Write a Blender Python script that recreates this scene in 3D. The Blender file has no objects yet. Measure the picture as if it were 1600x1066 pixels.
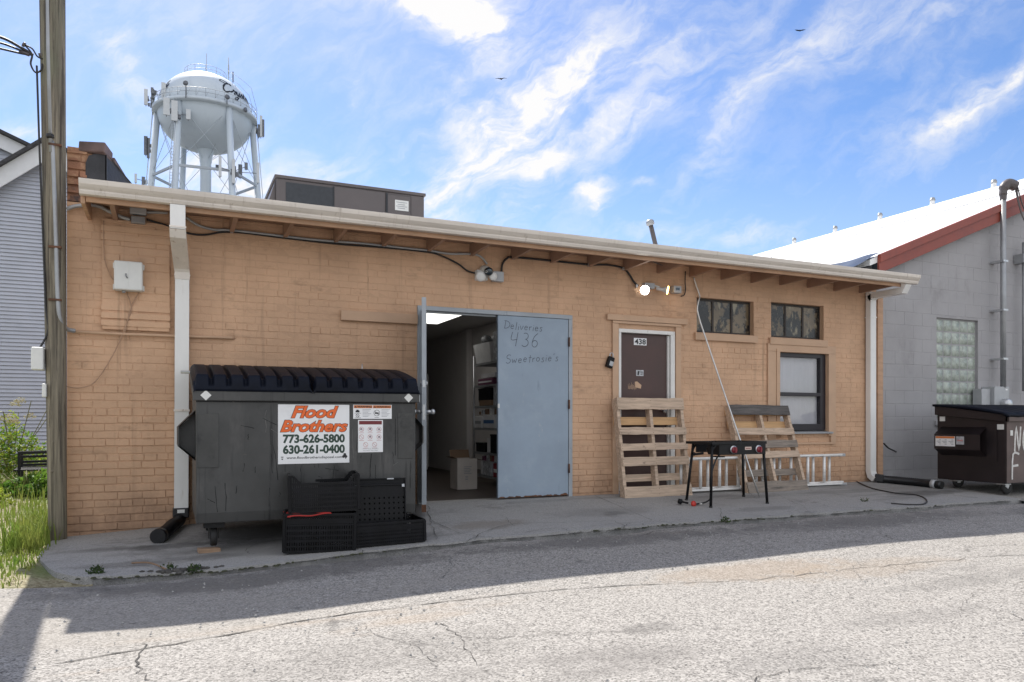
import bpy, math, random
from mathutils import Vector, Matrix
sc = bpy.context.scene
R = math.radians
rnd = random.Random(7)

# ---------------------------------------------------------------- camera
YAW = R(24.4); S, C = math.sin(YAW), math.cos(YAW); F = 1177.0; HY = 656.0; CD = 8.0; EZ = 0.92
cam = bpy.data.cameras.new('camera'); cam_o = bpy.data.objects.new('camera', cam); sc.collection.objects.link(cam_o)
cam_o.location = (0, -CD, EZ); cam_o.rotation_euler = (R(90), 0, -YAW)
cam.sensor_width = 36; cam.lens = F / 1600 * 36; cam.shift_y = (HY - 533) / 1600
cam.clip_start = 0.05; cam.clip_end = 6000
sc.camera = cam_o
# ---------------------------------------------------------------- exposure
sc.view_settings.view_transform = 'Standard'; sc.view_settings.look = 'None'
sc.view_settings.gamma = 1; sc.view_settings.exposure = 1.2
sc.cycles.max_bounces = 8
# ---------------------------------------------------------------- sun and sky
SUN = Vector((-0.185, 2.6, 3.2)).normalized()
sun = bpy.data.lights.new('sun', 'SUN'); sun.energy = 3.35; sun.angle = R(0.53); sun.color = (1, .955, .89)
sun_o = bpy.data.objects.new('sun', sun); sc.collection.objects.link(sun_o)
sun_o.location = SUN * 50; sun_o.rotation_euler = SUN.to_track_quat('Z', 'Y').to_euler()
world = bpy.data.worlds.new('World'); sc.world = world; world.use_nodes = True
wn = world.node_tree; wn.nodes.clear()
def N(nt, t, **k):
    n = nt.nodes.new(t)
    for a, b in k.items():
        if a in ('i',):
            for kk, v in b.items(): n.inputs[kk].default_value = v
        else: setattr(n, a, b)
    return n
def LK(nt, a, b): nt.links.new(a, b)
def raydir(px, py):
    u = (px - 800) / F; v = (HY - py) / F
    return Vector((S + C * u, C - S * u, v)).normalized()
def mth(nt, op, a, b=None, c=None, clamp=False):
    n = nt.nodes.new('ShaderNodeMath'); n.operation = op; n.use_clamp = clamp
    for i, x in enumerate((a, b, c)):
        if x is None: continue
        if isinstance(x, (int, float)): n.inputs[i].default_value = x
        else: nt.links.new(x, n.inputs[i])
    return n.outputs[0]
def build_sky():
    nt = wn
    sky = N(nt, 'ShaderNodeTexSky', sky_type='NISHITA', sun_disc=False)
    sky.sun_elevation = math.asin(SUN.z); sky.sun_rotation = math.atan2(SUN.x, SUN.y)
    sky.air_density = 1.0; sky.dust_density = 0.6; sky.ozone_density = 2.2; sky.altitude = 250
    tc = N(nt, 'ShaderNodeTexCoord')
    nrm = N(nt, 'ShaderNodeVectorMath', operation='NORMALIZE'); LK(nt, tc.outputs['Generated'], nrm.inputs[0])
    sep = N(nt, 'ShaderNodeSeparateXYZ'); LK(nt, nrm.outputs[0], sep.inputs[0])
    zz = mth(nt, 'ADD', mth(nt, 'MAXIMUM', sep.outputs['Z'], 0.0), 0.22)
    px = mth(nt, 'DIVIDE', sep.outputs['X'], zz); py = mth(nt, 'DIVIDE', sep.outputs['Y'], zz)
    cmb = N(nt, 'ShaderNodeCombineXYZ'); LK(nt, px, cmb.inputs[0]); LK(nt, py, cmb.inputs[1])
    # warp
    w = N(nt, 'ShaderNodeTexNoise', i={'Scale': 1.4, 'Detail': 4.0}); LK(nt, cmb.outputs[0], w.inputs['Vector'])
    ws = N(nt, 'ShaderNodeVectorMath', operation='SCALE'); ws.inputs['Scale'].default_value = 0.75; LK(nt, w.outputs['Color'], ws.inputs[0])
    wa = N(nt, 'ShaderNodeVectorMath', operation='ADD'); LK(nt, cmb.outputs[0], wa.inputs[0]); LK(nt, ws.outputs[0], wa.inputs[1])
    mp = N(nt, 'ShaderNodeMapping'); mp.inputs['Rotation'].default_value = (0, 0, R(-38)); mp.inputs['Scale'].default_value = (1.3, 3.6, 1); LK(nt, wa.outputs[0], mp.inputs['Vector'])
    n1 = N(nt, 'ShaderNodeTexNoise', i={'Scale': 1.25, 'Detail': 9.0, 'Roughness': 0.62, 'Distortion': 0.35}); LK(nt, mp.outputs[0], n1.inputs['Vector'])
    n2 = N(nt, 'ShaderNodeTexNoise', i={'Scale': 5.0, 'Detail': 7.0, 'Roughness': 0.6}); LK(nt, wa.outputs[0], n2.inputs['Vector'])
    base = mth(nt, 'ADD', mth(nt, 'MULTIPLY', n1.outputs['Fac'], 0.75), mth(nt, 'MULTIPLY', n2.outputs['Fac'], 0.25))
    # thin cloud of the northern half: fibrous streaks laid out over directions round (S, C, 0)
    def dotp(v):
        n = N(nt, 'ShaderNodeVectorMath', operation='DOT_PRODUCT'); LK(nt, nrm.outputs[0], n.inputs[0]); n.inputs[1].default_value = v; return n.outputs['Value']
    ff = mth(nt, 'MAXIMUM', dotp((S, C, 0)), .03)
    U = mth(nt, 'ADD', mth(nt, 'MULTIPLY', mth(nt, 'DIVIDE', dotp((C, -S, 0)), ff), F / 100), 8.0)
    V = mth(nt, 'SUBTRACT', HY / 100, mth(nt, 'MULTIPLY', mth(nt, 'DIVIDE', dotp((0, 0, 1)), ff), F / 100))
    uv0 = N(nt, 'ShaderNodeCombineXYZ'); LK(nt, U, uv0.inputs[0]); LK(nt, V, uv0.inputs[1])
    wz = N(nt, 'ShaderNodeTexNoise', i={'Scale': .55, 'Detail': 5.0, 'Roughness': .55}); LK(nt, uv0.outputs[0], wz.inputs['Vector'])
    wc = N(nt, 'ShaderNodeVectorMath', operation='SUBTRACT'); LK(nt, wz.outputs['Color'], wc.inputs[0]); wc.inputs[1].default_value = (.5, .5, .5)
    wsc = N(nt, 'ShaderNodeVectorMath', operation='SCALE'); wsc.inputs['Scale'].default_value = 1.5; LK(nt, wc.outputs[0], wsc.inputs[0])
    uv = N(nt, 'ShaderNodeVectorMath', operation='ADD'); LK(nt, uv0.outputs[0], uv.inputs[0]); LK(nt, wsc.outputs[0], uv.inputs[1])
    def fib(rot, sx, sy, det=9.0, rough=.6, src=uv):
        m = N(nt, 'ShaderNodeMapping'); m.vector_type = 'TEXTURE'; m.inputs['Rotation'].default_value = (0, 0, R(rot)); m.inputs['Scale'].default_value = (1 / sx, 1 / sy, 1); LK(nt, src.outputs[0], m.inputs['Vector'])
        n = N(nt, 'ShaderNodeTexNoise', i={'Scale': 1.0, 'Detail': det, 'Roughness': rough, 'Distortion': .3}); LK(nt, m.outputs[0], n.inputs['Vector']); return n.outputs['Fac']
    f1 = fib(-38, .55, 1.7); f2 = fib(-20, 1.6, 3.6, 8.0, .62)
    fx = mth(nt, 'ADD', mth(nt, 'MULTIPLY', f1, .65), mth(nt, 'MULTIPLY', f2, .35))
    tx = N(nt, 'ShaderNodeMapRange', interpolation_type='SMOOTHSTEP'); LK(nt, fx, tx.inputs['Value'])
    tx.inputs['From Min'].default_value = .36; tx.inputs['From Max'].default_value = .72; tx.inputs['To Min'].default_value = .16; tx.inputs['To Max'].default_value = 1.30
    su = N(nt, 'ShaderNodeSeparateXYZ'); LK(nt, uv.outputs[0], su.inputs[0])
    acc = None
    for (bx, by, L_, W_, an, wt) in SKY_BLOBS:
        ca, sa = math.cos(R(an)), math.sin(R(an)); dx = mth(nt, 'SUBTRACT', su.outputs[0], bx / 100); dy = mth(nt, 'SUBTRACT', su.outputs[1], by / 100)
        a = mth(nt, 'ADD', mth(nt, 'MULTIPLY', dx, ca * 100 / L_), mth(nt, 'MULTIPLY', dy, sa * 100 / L_)); b = mth(nt, 'ADD', mth(nt, 'MULTIPLY', dx, -sa * 100 / W_), mth(nt, 'MULTIPLY', dy, ca * 100 / W_))
        q = mth(nt, 'ADD', mth(nt, 'MULTIPLY', a, a), mth(nt, 'MULTIPLY', b, b))
        g = mth(nt, 'MULTIPLY', mth(nt, 'POWER', math.e, mth(nt, 'MULTIPLY', q, -1.0)), wt)
        acc = g if acc is None else mth(nt, 'ADD', acc, g)
    front = mth(nt, 'ADD', mth(nt, 'MULTIPLY', acc, tx.outputs[0]), mth(nt, 'MULTIPLY', tx.outputs[0], .13))
    front = mth(nt, 'MULTIPLY', front, 1.0, clamp=True)
    bkd = N(nt, 'ShaderNodeMapRange', interpolation_type='SMOOTHSTEP'); LK(nt, dotp((S, C, 0)), bkd.inputs['Value'])
    bkd.inputs['From Min'].default_value = 0.25; bkd.inputs['From Max'].default_value = -.25; bkd.inputs['To Min'].default_value = 0; bkd.inputs['To Max'].default_value = 1
    mr = N(nt, 'ShaderNodeMapRange', interpolation_type='SMOOTHSTEP'); LK(nt, base, mr.inputs['Value'])
    mr.inputs['From Min'].default_value = .22; mr.inputs['From Max'].default_value = .66  # dense cloud cover added behind the camera, unseen, as fill for the facade
    fac = mth(nt, 'ADD', mth(nt, 'MULTIPLY', front, mth(nt, 'SUBTRACT', 1.0, bkd.outputs[0])), mth(nt, 'MULTIPLY', mr.outputs[0], bkd.outputs[0]))
    fac = mth(nt, 'MULTIPLY', fac, .96)
    # haze near the horizon
    hz = N(nt, 'ShaderNodeMapRange', interpolation_type='SMOOTHSTEP'); LK(nt, sep.outputs['Z'], hz.inputs['Value'])
    hz.inputs['From Min'].default_value = 0.0; hz.inputs['From Max'].default_value = 0.42; hz.inputs['To Min'].default_value = .30; hz.inputs['To Max'].default_value = 0.0
    fac2 = mth(nt, 'MAXIMUM', fac, hz.outputs[0])
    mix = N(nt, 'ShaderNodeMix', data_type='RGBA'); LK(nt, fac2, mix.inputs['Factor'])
    hs = N(nt, 'ShaderNodeHueSaturation', i={'Hue': .508, 'Saturation': SKY_SAT, 'Value': SKY_VAL}); LK(nt, sky.outputs[0], hs.inputs['Color'])
    LK(nt, hs.outputs[0], mix.inputs['A']); 
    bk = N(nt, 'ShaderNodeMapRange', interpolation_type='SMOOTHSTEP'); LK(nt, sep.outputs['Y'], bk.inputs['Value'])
    bk.inputs['From Min'].default_value = -.1; bk.inputs['From Max'].default_value = -.55; bk.inputs['To Min'].default_value = CLOUD; bk.inputs['To Max'].default_value = CLOUD_FILL  # cloud brightened out of view behind the camera to light the shaded facade
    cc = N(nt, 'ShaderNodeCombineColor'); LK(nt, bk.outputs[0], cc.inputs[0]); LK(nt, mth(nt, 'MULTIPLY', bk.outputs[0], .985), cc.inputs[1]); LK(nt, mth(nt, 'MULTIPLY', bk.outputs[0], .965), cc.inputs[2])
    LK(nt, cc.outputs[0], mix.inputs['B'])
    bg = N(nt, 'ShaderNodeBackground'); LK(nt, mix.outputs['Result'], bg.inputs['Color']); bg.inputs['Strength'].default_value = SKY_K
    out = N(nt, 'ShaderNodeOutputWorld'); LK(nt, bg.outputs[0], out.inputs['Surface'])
SKY_BLOBS = [(690, 5, 120, 46, 32, 1.5), (640, -40, 160, 60, 10, 1.0), (800, 195, 160, 38, -45, .72), (930, 115, 170, 34, -22, .50), (830, 190, 250, 125, -40, .42), (970, 185, 140, 30, -25, .48), (1140, 200, 130, 34, -58, .46), (1230, 110, 140, 40, -30, .22), (1350, 40, 220, 60, -15, .42),
             (1540, 150, 110, 17, -36, .95), (1480, 185, 160, 55, -30, .34), (935, 302, 40, 27, -20, 1.25), (945, 325, 26, 14, -60, .8), (830, 262, 36, 20, -10, .9), (1012, 285, 11, 8, 0, .9), (700, 300, 120, 52, -52, .62), (740, 150, 70, 50, 0, .35), (210, 125, 80, 30, 52, .75), (330, 265, 120, 46, 0, 1.0),
             (440, 290, 110, 30, -10, .55), (30, 205, 70, 24, -10, .7), (250, 30, 260, 80, 0, .20), (520, 110, 130, 70, 0, .14), (1120, 380, 170, 26, 0, .45), (560, 140, 26, 10, -60, .6), (820, 340, 60, 30, -40, .4), (1020, 50, 160, 50, -20, .22)]
SKY_K = 0.12; CLOUD = 3.7; CLOUD_FILL = 5.6; SKY_SAT = 1.24; SKY_VAL = .62
build_sky()

# ---------------------------------------------------------------- measuring helpers
def itp(x, t):
    if x <= t[0][0]: return t[0][1]
    for (a, b), (c, d) in zip(t, t[1:]):
        if x <= c: return b + (d - b) * (x - a) / (c - a)
    return t[-1][1]
EDGE = [(-1.1, -.17), (0, -.215), (.5, -.21), (1.5, -.155), (2.5, -.12), (5, -.10), (9.8, -.097)]
BASE = [(-.9, -.16), (.2, -.10), (1.5, -.04), (2.3, -.01), (9.6, .005)]
def gz(x, y):                                   # height of the paving
    b = itp(x, BASE); e = itp(x, EDGE)
    if y >= -1.9: return b + (e - b) * max(0, -y) / 1.9
    t = min(1, (-1.9 - y) / 2.5); t = t * t * (3 - 2 * t)
    return (e - .02) * (1 - t) + (-.24 - .015 * max(0, -4.4 - y)) * t
def W(px, py, Y=0.0):                           # a measured point of the photograph on the upright plane y = Y
    u = (px - 800) / F; Z = (Y + CD) / (C - S * u)
    return Vector((Z * (S + C * u), Y, EZ + (HY - py) / F * Z))
def G(px, py):                                  # the same on the paving
    z = -.1
    for i in range(30):
        u = (px - 800) / F; Z = (EZ - z) * F / (py - HY); x = Z * (S + C * u); y = Z * (C - S * u) - CD; z = gz(x, y)
    return Vector((x, y, z))

# ---------------------------------------------------------------- materials
MATS = {}
def srgb(r, g, b):
    f = lambda c: (c / 255 / 12.92) if c / 255 <= .04045 else ((c / 255 + .055) / 1.055) ** 2.4
    return (f(r), f(g), f(b))
def M(name, rgb, rough=.6, metal=0.0, var=.12, scale=5.0, bump=0.0, bscale=60.0, stretch=(1, 1, 1), rgb2=None, thr=(.35, .7), spec=.5, dist=.01, stain=None, emit=0, sss=None):
    """noise mottled material; rgb2 = second colour of patches, stain = (rgb, scale, lo, hi, stretch)"""
    m = bpy.data.materials.new(name); m.use_nodes = True; nt = m.node_tree; b = nt.nodes['Principled BSDF']
    b.inputs['Roughness'].default_value = rough; b.inputs['Metallic'].default_value = metal; b.inputs['Specular IOR Level'].default_value = spec
    tc = N(nt, 'ShaderNodeTexCoord'); mp = N(nt, 'ShaderNodeMapping'); mp.inputs['Scale'].default_value = stretch
    LK(nt, tc.outputs['Object'], mp.inputs['Vector'])
    n = N(nt, 'ShaderNodeTexNoise', i={'Scale': scale, 'Detail': 8.0, 'Roughness': .6}); LK(nt, mp.outputs[0], n.inputs['Vector'])
    r = N(nt, 'ShaderNodeValToRGB'); LK(nt, n.outputs['Fac'], r.inputs[0])
    a = rgb; z = rgb2
    if z is None: a = tuple(c * (1 - var) for c in rgb); z = tuple(min(.95, c * (1 + var)) for c in rgb)
    r.color_ramp.elements[0].position = thr[0]; r.color_ramp.elements[1].position = thr[1]
    r.color_ramp.elements[0].color = (*a, 1); r.color_ramp.elements[1].color = (*z, 1)
    col = r.outputs[0]
    for st in (stain or []):
        srgb_, ssc, lo, hi, sst = st
        mp2 = N(nt, 'ShaderNodeMapping'); mp2.inputs['Scale'].default_value = sst; mp2.inputs['Location'].default_value = (ssc * 1.7, 3.1, ssc)
        LK(nt, tc.outputs['Object'], mp2.inputs['Vector'])
        n2 = N(nt, 'ShaderNodeTexNoise', i={'Scale': ssc, 'Detail': 9.0, 'Roughness': .65}); LK(nt, mp2.outputs[0], n2.inputs['Vector'])
        q = N(nt, 'ShaderNodeMapRange', interpolation_type='SMOOTHSTEP'); LK(nt, n2.outputs['Fac'], q.inputs['Value'])
        q.inputs['From Min'].default_value = lo; q.inputs['From Max'].default_value = hi
        mx = N(nt, 'ShaderNodeMix', data_type='RGBA'); LK(nt, q.outputs[0], mx.inputs['Factor']); LK(nt, col, mx.inputs['A']); mx.inputs['B'].default_value = (*srgb_, 1)
        col = mx.outputs['Result']
    LK(nt, col, b.inputs['Base Color'])
    rr = N(nt, 'ShaderNodeMapRange'); LK(nt, n.outputs['Fac'], rr.inputs['Value']); rr.inputs['To Min'].default_value = max(0, rough - .1); rr.inputs['To Max'].default_value = min(1, rough + .12)
    LK(nt, rr.outputs[0], b.inputs['Roughness'])
    if bump:
        nb = N(nt, 'ShaderNodeTexNoise', i={'Scale': bscale, 'Detail': 6.0, 'Roughness': .6}); LK(nt, mp.outputs[0], nb.inputs['Vector'])
        bp = N(nt, 'ShaderNodeBump', i={'Strength': bump, 'Distance': dist}); LK(nt, nb.outputs['Fac'], bp.inputs['Height']); LK(nt, bp.outputs[0], b.inputs['Normal'])
    if emit:
        b.inputs['Emission Color'].default_value = (*rgb, 1); b.inputs['Emission Strength'].default_value = emit
    MATS[name] = m
    return m
def paint_wall(name, rgb, dirt, zlow, zrange, chip):
    """painted masonry: broad tone drift, grime along the foot of the wall, bare chips"""
    m = M(name, rgb, rough=.75, var=.15, scale=1.1, bump=.8, bscale=26, dist=.009, spec=.25, stain=[(tuple(c * .70 for c in rgb), 3.3, .54, .78, (1, 1, 2.2)), (tuple(c * .74 for c in rgb), 2.2, .56, .74, (5, 1, .2)), (tuple(min(.9, c * 1.22) for c in rgb), 2.3, .62, .85, (1, 1, 2))])
    nt = m.node_tree; b = nt.nodes['Principled BSDF']; old = b.inputs['Base Color'].links[0].from_socket
    tc = N(nt, 'ShaderNodeTexCoord'); sp = N(nt, 'ShaderNodeSeparateXYZ'); LK(nt, tc.outputs['Object'], sp.inputs[0])
    nn = N(nt, 'ShaderNodeTexNoise', i={'Scale': 4.0, 'Detail': 9.0, 'Roughness': .7}); LK(nt, tc.outputs['Object'], nn.inputs['Vector'])
    h = mth(nt, 'ADD', sp.outputs['Z'], mth(nt, 'MULTIPLY', nn.outputs['Fac'], zrange * 1.6))
    q = N(nt, 'ShaderNodeMapRange', interpolation_type='SMOOTHSTEP'); LK(nt, h, q.inputs['Value'])
    q.inputs['From Min'].default_value = zlow + zrange * .5; q.inputs['From Max'].default_value = zlow + zrange * 1.7; q.inputs['To Min'].default_value = .80; q.inputs['To Max'].default_value = 0
    mx = N(nt, 'ShaderNodeMix', data_type='RGBA'); LK(nt, q.outputs[0], mx.inputs['Factor']); LK(nt, old, mx.inputs['A']); mx.inputs['B'].default_value = (*dirt, 1)
    n3 = N(nt, 'ShaderNodeTexNoise', i={'Scale': 14.0, 'Detail': 10.0, 'Roughness': .75}); LK(nt, tc.outputs['Object'], n3.inputs['Vector'])
    q3 = N(nt, 'ShaderNodeMapRange', interpolation_type='SMOOTHSTEP'); LK(nt, n3.outputs['Fac'], q3.inputs['Value']); q3.inputs['From Min'].default_value = .685; q3.inputs['From Max'].default_value = .73
    mx3 = N(nt, 'ShaderNodeMix', data_type='RGBA'); LK(nt, q3.outputs[0], mx3.inputs['Factor']); LK(nt, mx.outputs['Result'], mx3.inputs['A']); mx3.inputs['B'].default_value = (*chip, 1)
    LK(nt, mx3.outputs['Result'], b.inputs['Base Color'])
    return m
def ground_mat(name, lo, mid, hi, aggr, patch, crack_scale, bump, spots=()):
    m = bpy.data.materials.new(name); m.use_nodes = True; nt = m.node_tree; b = nt.nodes['Principled BSDF']
    b.inputs['Roughness'].default_value = .9; b.inputs['Specular IOR Level'].default_value = .25
    tc = N(nt, 'ShaderNodeTexCoord')
    v = N(nt, 'ShaderNodeTexVoronoi', i={'Scale': aggr}); LK(nt, tc.outputs['Object'], v.inputs['Vector'])
    sp = N(nt, 'ShaderNodeSeparateColor'); LK(nt, v.outputs['Color'], sp.inputs[0])
    n0 = N(nt, 'ShaderNodeTexNoise', i={'Scale': aggr * .22, 'Detail': 6.0, 'Roughness': .7}); LK(nt, tc.outputs['Object'], n0.inputs['Vector'])
    k = mth(nt, 'ADD', mth(nt, 'MULTIPLY', sp.outputs[0], .62), mth(nt, 'MULTIPLY', n0.outputs['Fac'], .42))
    r = N(nt, 'ShaderNodeValToRGB'); LK(nt, k, r.inputs[0]); cr = r.color_ramp
    cr.elements[0].position = .10; cr.elements[0].color = (*lo, 1); cr.elements[1].position = .82; cr.elements[1].color = (*hi, 1)
    e = cr.elements.new(.31); e.color = (*mid, 1)
    col = r.outputs[0]
    def over(col, f, rgb, mode='MIX'):
        mx = N(nt, 'ShaderNodeMix', data_type='RGBA', blend_type=mode); LK(nt, f, mx.inputs['Factor']); LK(nt, col, mx.inputs['A']); mx.inputs['B'].default_value = (*rgb, 1); return mx.outputs['Result']
    def nz(scale, lo_, hi_, mul=1.0, stretch=(1, 1, 1), off=0.0, det=6.0):
        mp = N(nt, 'ShaderNodeMapping'); mp.inputs['Scale'].default_value = stretch; mp.inputs['Location'].default_value = (off, off * 2, 0); LK(nt, tc.outputs['Object'], mp.inputs['Vector'])
        n = N(nt, 'ShaderNodeTexNoise', i={'Scale': scale, 'Detail': det, 'Roughness': .65}); LK(nt, mp.outputs[0], n.inputs['Vector'])
        q = N(nt, 'ShaderNodeMapRange', interpolation_type='SMOOTHSTEP'); LK(nt, n.outputs['Fac'], q.inputs['Value']); q.inputs['From Min'].default_value = lo_; q.inputs['From Max'].default_value = hi_
        return mth(nt, 'MULTIPLY', q.outputs[0], mul)
    for (scale, lo_, hi_, mul, st, off, rgb) in patch: col = over(col, nz(scale, lo_, hi_, mul, st, off), rgb)
    if spots:
        so = N(nt, 'ShaderNodeSeparateXYZ'); LK(nt, tc.outputs['Object'], so.inputs[0]); nn = N(nt, 'ShaderNodeTexNoise', i={'Scale': 5.0, 'Detail': 8.0, 'Roughness': .7}); LK(nt, tc.outputs['Object'], nn.inputs['Vector'])
        for (sx, sy, rx, ry, rgb, st) in spots:
            a = mth(nt, 'DIVIDE', mth(nt, 'SUBTRACT', so.outputs[0], sx), rx); c = mth(nt, 'DIVIDE', mth(nt, 'SUBTRACT', so.outputs[1], sy), ry)
            d = mth(nt, 'ADD', mth(nt, 'ADD', mth(nt, 'MULTIPLY', a, a), mth(nt, 'MULTIPLY', c, c)), mth(nt, 'MULTIPLY', mth(nt, 'SUBTRACT', nn.outputs['Fac'], .5), 2.6))
            q = N(nt, 'ShaderNodeMapRange', interpolation_type='SMOOTHSTEP'); LK(nt, d, q.inputs['Value']); q.inputs['From Min'].default_value = 1.15; q.inputs['From Max'].default_value = .1; q.inputs['To Max'].default_value = st
            col = over(col, q.outputs[0], rgb)
    # crack network
    wv = N(nt, 'ShaderNodeTexNoise', i={'Scale': 3.0, 'Detail': 7.0, 'Roughness': .7}); LK(nt, tc.outputs['Object'], wv.inputs['Vector'])
    sc_ = N(nt, 'ShaderNodeVectorMath', operation='SCALE'); sc_.inputs['Scale'].default_value = .35; LK(nt, wv.outputs['Color'], sc_.inputs[0])
    ad = N(nt, 'ShaderNodeVectorMath', operation='ADD'); LK(nt, tc.outputs['Object'], ad.inputs[0]); LK(nt, sc_.outputs[0], ad.inputs[1])
    vc = N(nt, 'ShaderNodeTexVoronoi', feature='DISTANCE_TO_EDGE', i={'Scale': crack_scale}); LK(nt, ad.outputs[0], vc.inputs['Vector'])
    q = N(nt, 'ShaderNodeMapRange'); LK(nt, vc.outputs['Distance'], q.inputs['Value']); q.inputs['From Min'].default_value = .0005; q.inputs['From Max'].default_value = .0045; q.inputs['To Min'].default_value = 1; q.inputs['To Max'].default_value = 0
    cf = mth(nt, 'MULTIPLY', q.outputs[0], nz(.8, .54, .66, .75, off=5.0), clamp=True)
    col = over(col, cf, tuple(c * .35 for c in lo))
    LK(nt, col, b.inputs['Base Color'])
    hgt = mth(nt, 'SUBTRACT', mth(nt, 'ADD', mth(nt, 'MULTIPLY', sp.outputs[1], .6), mth(nt, 'MULTIPLY', n0.outputs['Fac'], .8)), mth(nt, 'MULTIPLY', cf, 1.5))
    bp = N(nt, 'ShaderNodeBump', i={'Strength': bump, 'Distance': .008}); LK(nt, hgt, bp.inputs['Height']); LK(nt, bp.outputs[0], b.inputs['Normal'])
    MATS[name] = m
    return m
def glass_mat(name, tint=(.97, .97, .975), rough=.03):
    m = bpy.data.materials.new(name); m.use_nodes = True; nt = m.node_tree; nt.nodes.clear()
    o = N(nt, 'ShaderNodeOutputMaterial'); t = N(nt, 'ShaderNodeBsdfTransparent', i={'Color': (*tint, 1)}); g = N(nt, 'ShaderNodeBsdfGlossy', i={'Roughness': rough})
    fr = N(nt, 'ShaderNodeLayerWeight', i={'Blend': .5}); mx = N(nt, 'ShaderNodeMixShader'); LK(nt, mth(nt, 'ADD', mth(nt, 'MULTIPLY', mth(nt, 'POWER', fr.outputs['Facing'], 4.0), .8), .035, clamp=True), mx.inputs[0])
    LK(nt, t.outputs[0], mx.inputs[1]); LK(nt, g.outputs[0], mx.inputs[2]); LK(nt, mx.outputs[0], o.inputs[0]); MATS[name] = m; return m

TAN = (.615, .394, .253)
paint_wall('tan_brick', TAN, (.22, .135, .09), -.14, .60, (.20, .10, .06))
paint_wall('tan_joint', tuple(c * .93 for c in TAN), (.12, .075, .05), -.12, .6, (.13, .08, .05))
M('bare_brick', (.30, .145, .085), .8, var=.3, scale=6, bump=.5, bscale=40, stain=[((.07, .05, .045), 5, .52, .66, (1, 1, 1)), ((.46, .27, .16), 4, .55, .7, (1, 1, 1))])
M('coping_tile', (.13, .085, .075), .6, var=.4, scale=7, stain=[((.06, .05, .05), 5, .55, .7, (1, 1, 1))])
M('tan_trim', (.54, .355, .23), .6, var=.08, scale=3, bump=.15, bscale=25, stain=[((.42, .27, .18), 6, .6, .8, (1, 1, 3))])
M('tan_wood', (.50, .31, .195), .65, var=.14, scale=4, stretch=(1, 4, 4), bump=.3, bscale=20, stain=[((.25, .15, .09), 5, .62, .8, (.4, 2, 2))])
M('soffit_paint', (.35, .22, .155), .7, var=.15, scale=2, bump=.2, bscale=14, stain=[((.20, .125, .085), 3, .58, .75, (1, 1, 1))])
M('gutter_metal', (.66, .60, .53), .45, var=.10, scale=2, stretch=(1, 1, 9), stain=[((.42, .36, .30), 16, .55, .78, (1.6, 1, .12)), ((.40, .30, .22), 3, .66, .8, (1, 1, 6))])
M('spout_metal', (.78, .77, .74), .42, var=.06, scale=3, stretch=(1, 1, .4), stain=[((.55, .50, .42), 6, .62, .82, (2, 2, .25)), ((.40, .33, .22), 9, .72, .8, (1, 1, 1))])
M('spout_worn', (.74, .68, .61), .5, var=.1, scale=5, stain=[((.40, .30, .22), 10, .56, .75, (2, 2, .6))])
M('tar', (.028, .028, .032), .5, var=.5, scale=5, bump=.5, bscale=20, stain=[((.28, .28, .30), 4, .66, .74, (1, 1, 1))])
M('roof_membrane', (.60, .60, .60), .6, var=.08, scale=2)
M('white_roof', (.80, .80, .79), .5, var=.03, scale=1.5, stain=[((.62, .62, .61), 1.2, .55, .8, (1, .15, 1))])
M('grey_metal', (.36, .37, .38), .45, metal=.5, var=.12, scale=7)
M('galv', (.55, .56, .57), .38, metal=.85, var=.15, scale=12)
M('aluminium', (.80, .79, .77), .45, metal=.3, var=.10, scale=9, stretch=(1, 1, 4))
M('zinc_box', (.42, .43, .44), .5, metal=.2, var=.08, scale=8)
M('ivory_plastic', (.68, .68, .65), .45, var=.06, scale=4, stain=[((.45, .42, .37), 7, .62, .8, (1, 1, .5))])
M('black_plastic', (.0055, .0055, .007), .42, var=.4, scale=9, spec=.22)
M('black_metal', (.006, .006, .007), .45, spec=.3, var=.4, scale=12, stain=[((.05, .045, .042), 14, .6, .75, (1, 1, 1))])
M('hose_black', (.010, .010, .012), .35, var=.3, scale=20)
M('cable_black', (.02, .018, .018), .5)
M('cable_grey', (.42, .43, .43), .45, metal=.3, var=.1)
M('cable_tan', (.40, .25, .16), .6, var=.12)
M('door_blue', (.27, .335, .41), .42, var=.07, scale=2.2, stain=[((.33, .39, .455), 2.0, .5, .75, (1, 1, 1)), ((.19, .24, .29), 7, .60, .78, (2, 2, .3)), ((.36, .40, .44), 9, .64, .76, (1, 1, .4)), ((.22, .20, .19), 14, .72, .78, (1, 1, 1))], bump=.05, bscale=8)
M('frame_blue', (.34, .37, .40), .45, var=.1, scale=4, stain=[((.13, .14, .16), 8, .62, .78, (1, 1, .4))])
M('rust', (.12, .055, .03), .8, var=.5, scale=14)
M('door_brown', (.070, .036, .031), .45, var=.14, scale=3, stain=[((.13, .085, .075), 6, .62, .82, (1, 1, .35)), ((.17, .10, .075), 9, .72, .80, (1, 1, 1))])
M('white_paint', (.74, .73, .70), .5, var=.06, scale=8, stain=[((.40, .33, .28), 12, .6, .74, (1, 1, .3))])
M('sign_white', (.80, .80, .80), .4, var=.02, stain=[((.62, .62, .62), 3, .6, .85, (1, 1, 1))])
M('ink_black', (.015, .015, .017), .5); M('ink_green', (.022, .05, .035), .5); M('ink_orange', (.80, .14, .02), .45, var=.04); M('ink_maroon', (.16, .02, .025), .5)
M('ink_grey', (.30, .31, .33), .6); M('ink_warn', (.62, .19, .05), .5); M('ink_pen', (.075, .095, .125), .5); M('ink_rose', (.50, .22, .22), .5); M('spray_white', (.62, .60, .57), .7, var=.2, scale=20)
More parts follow.
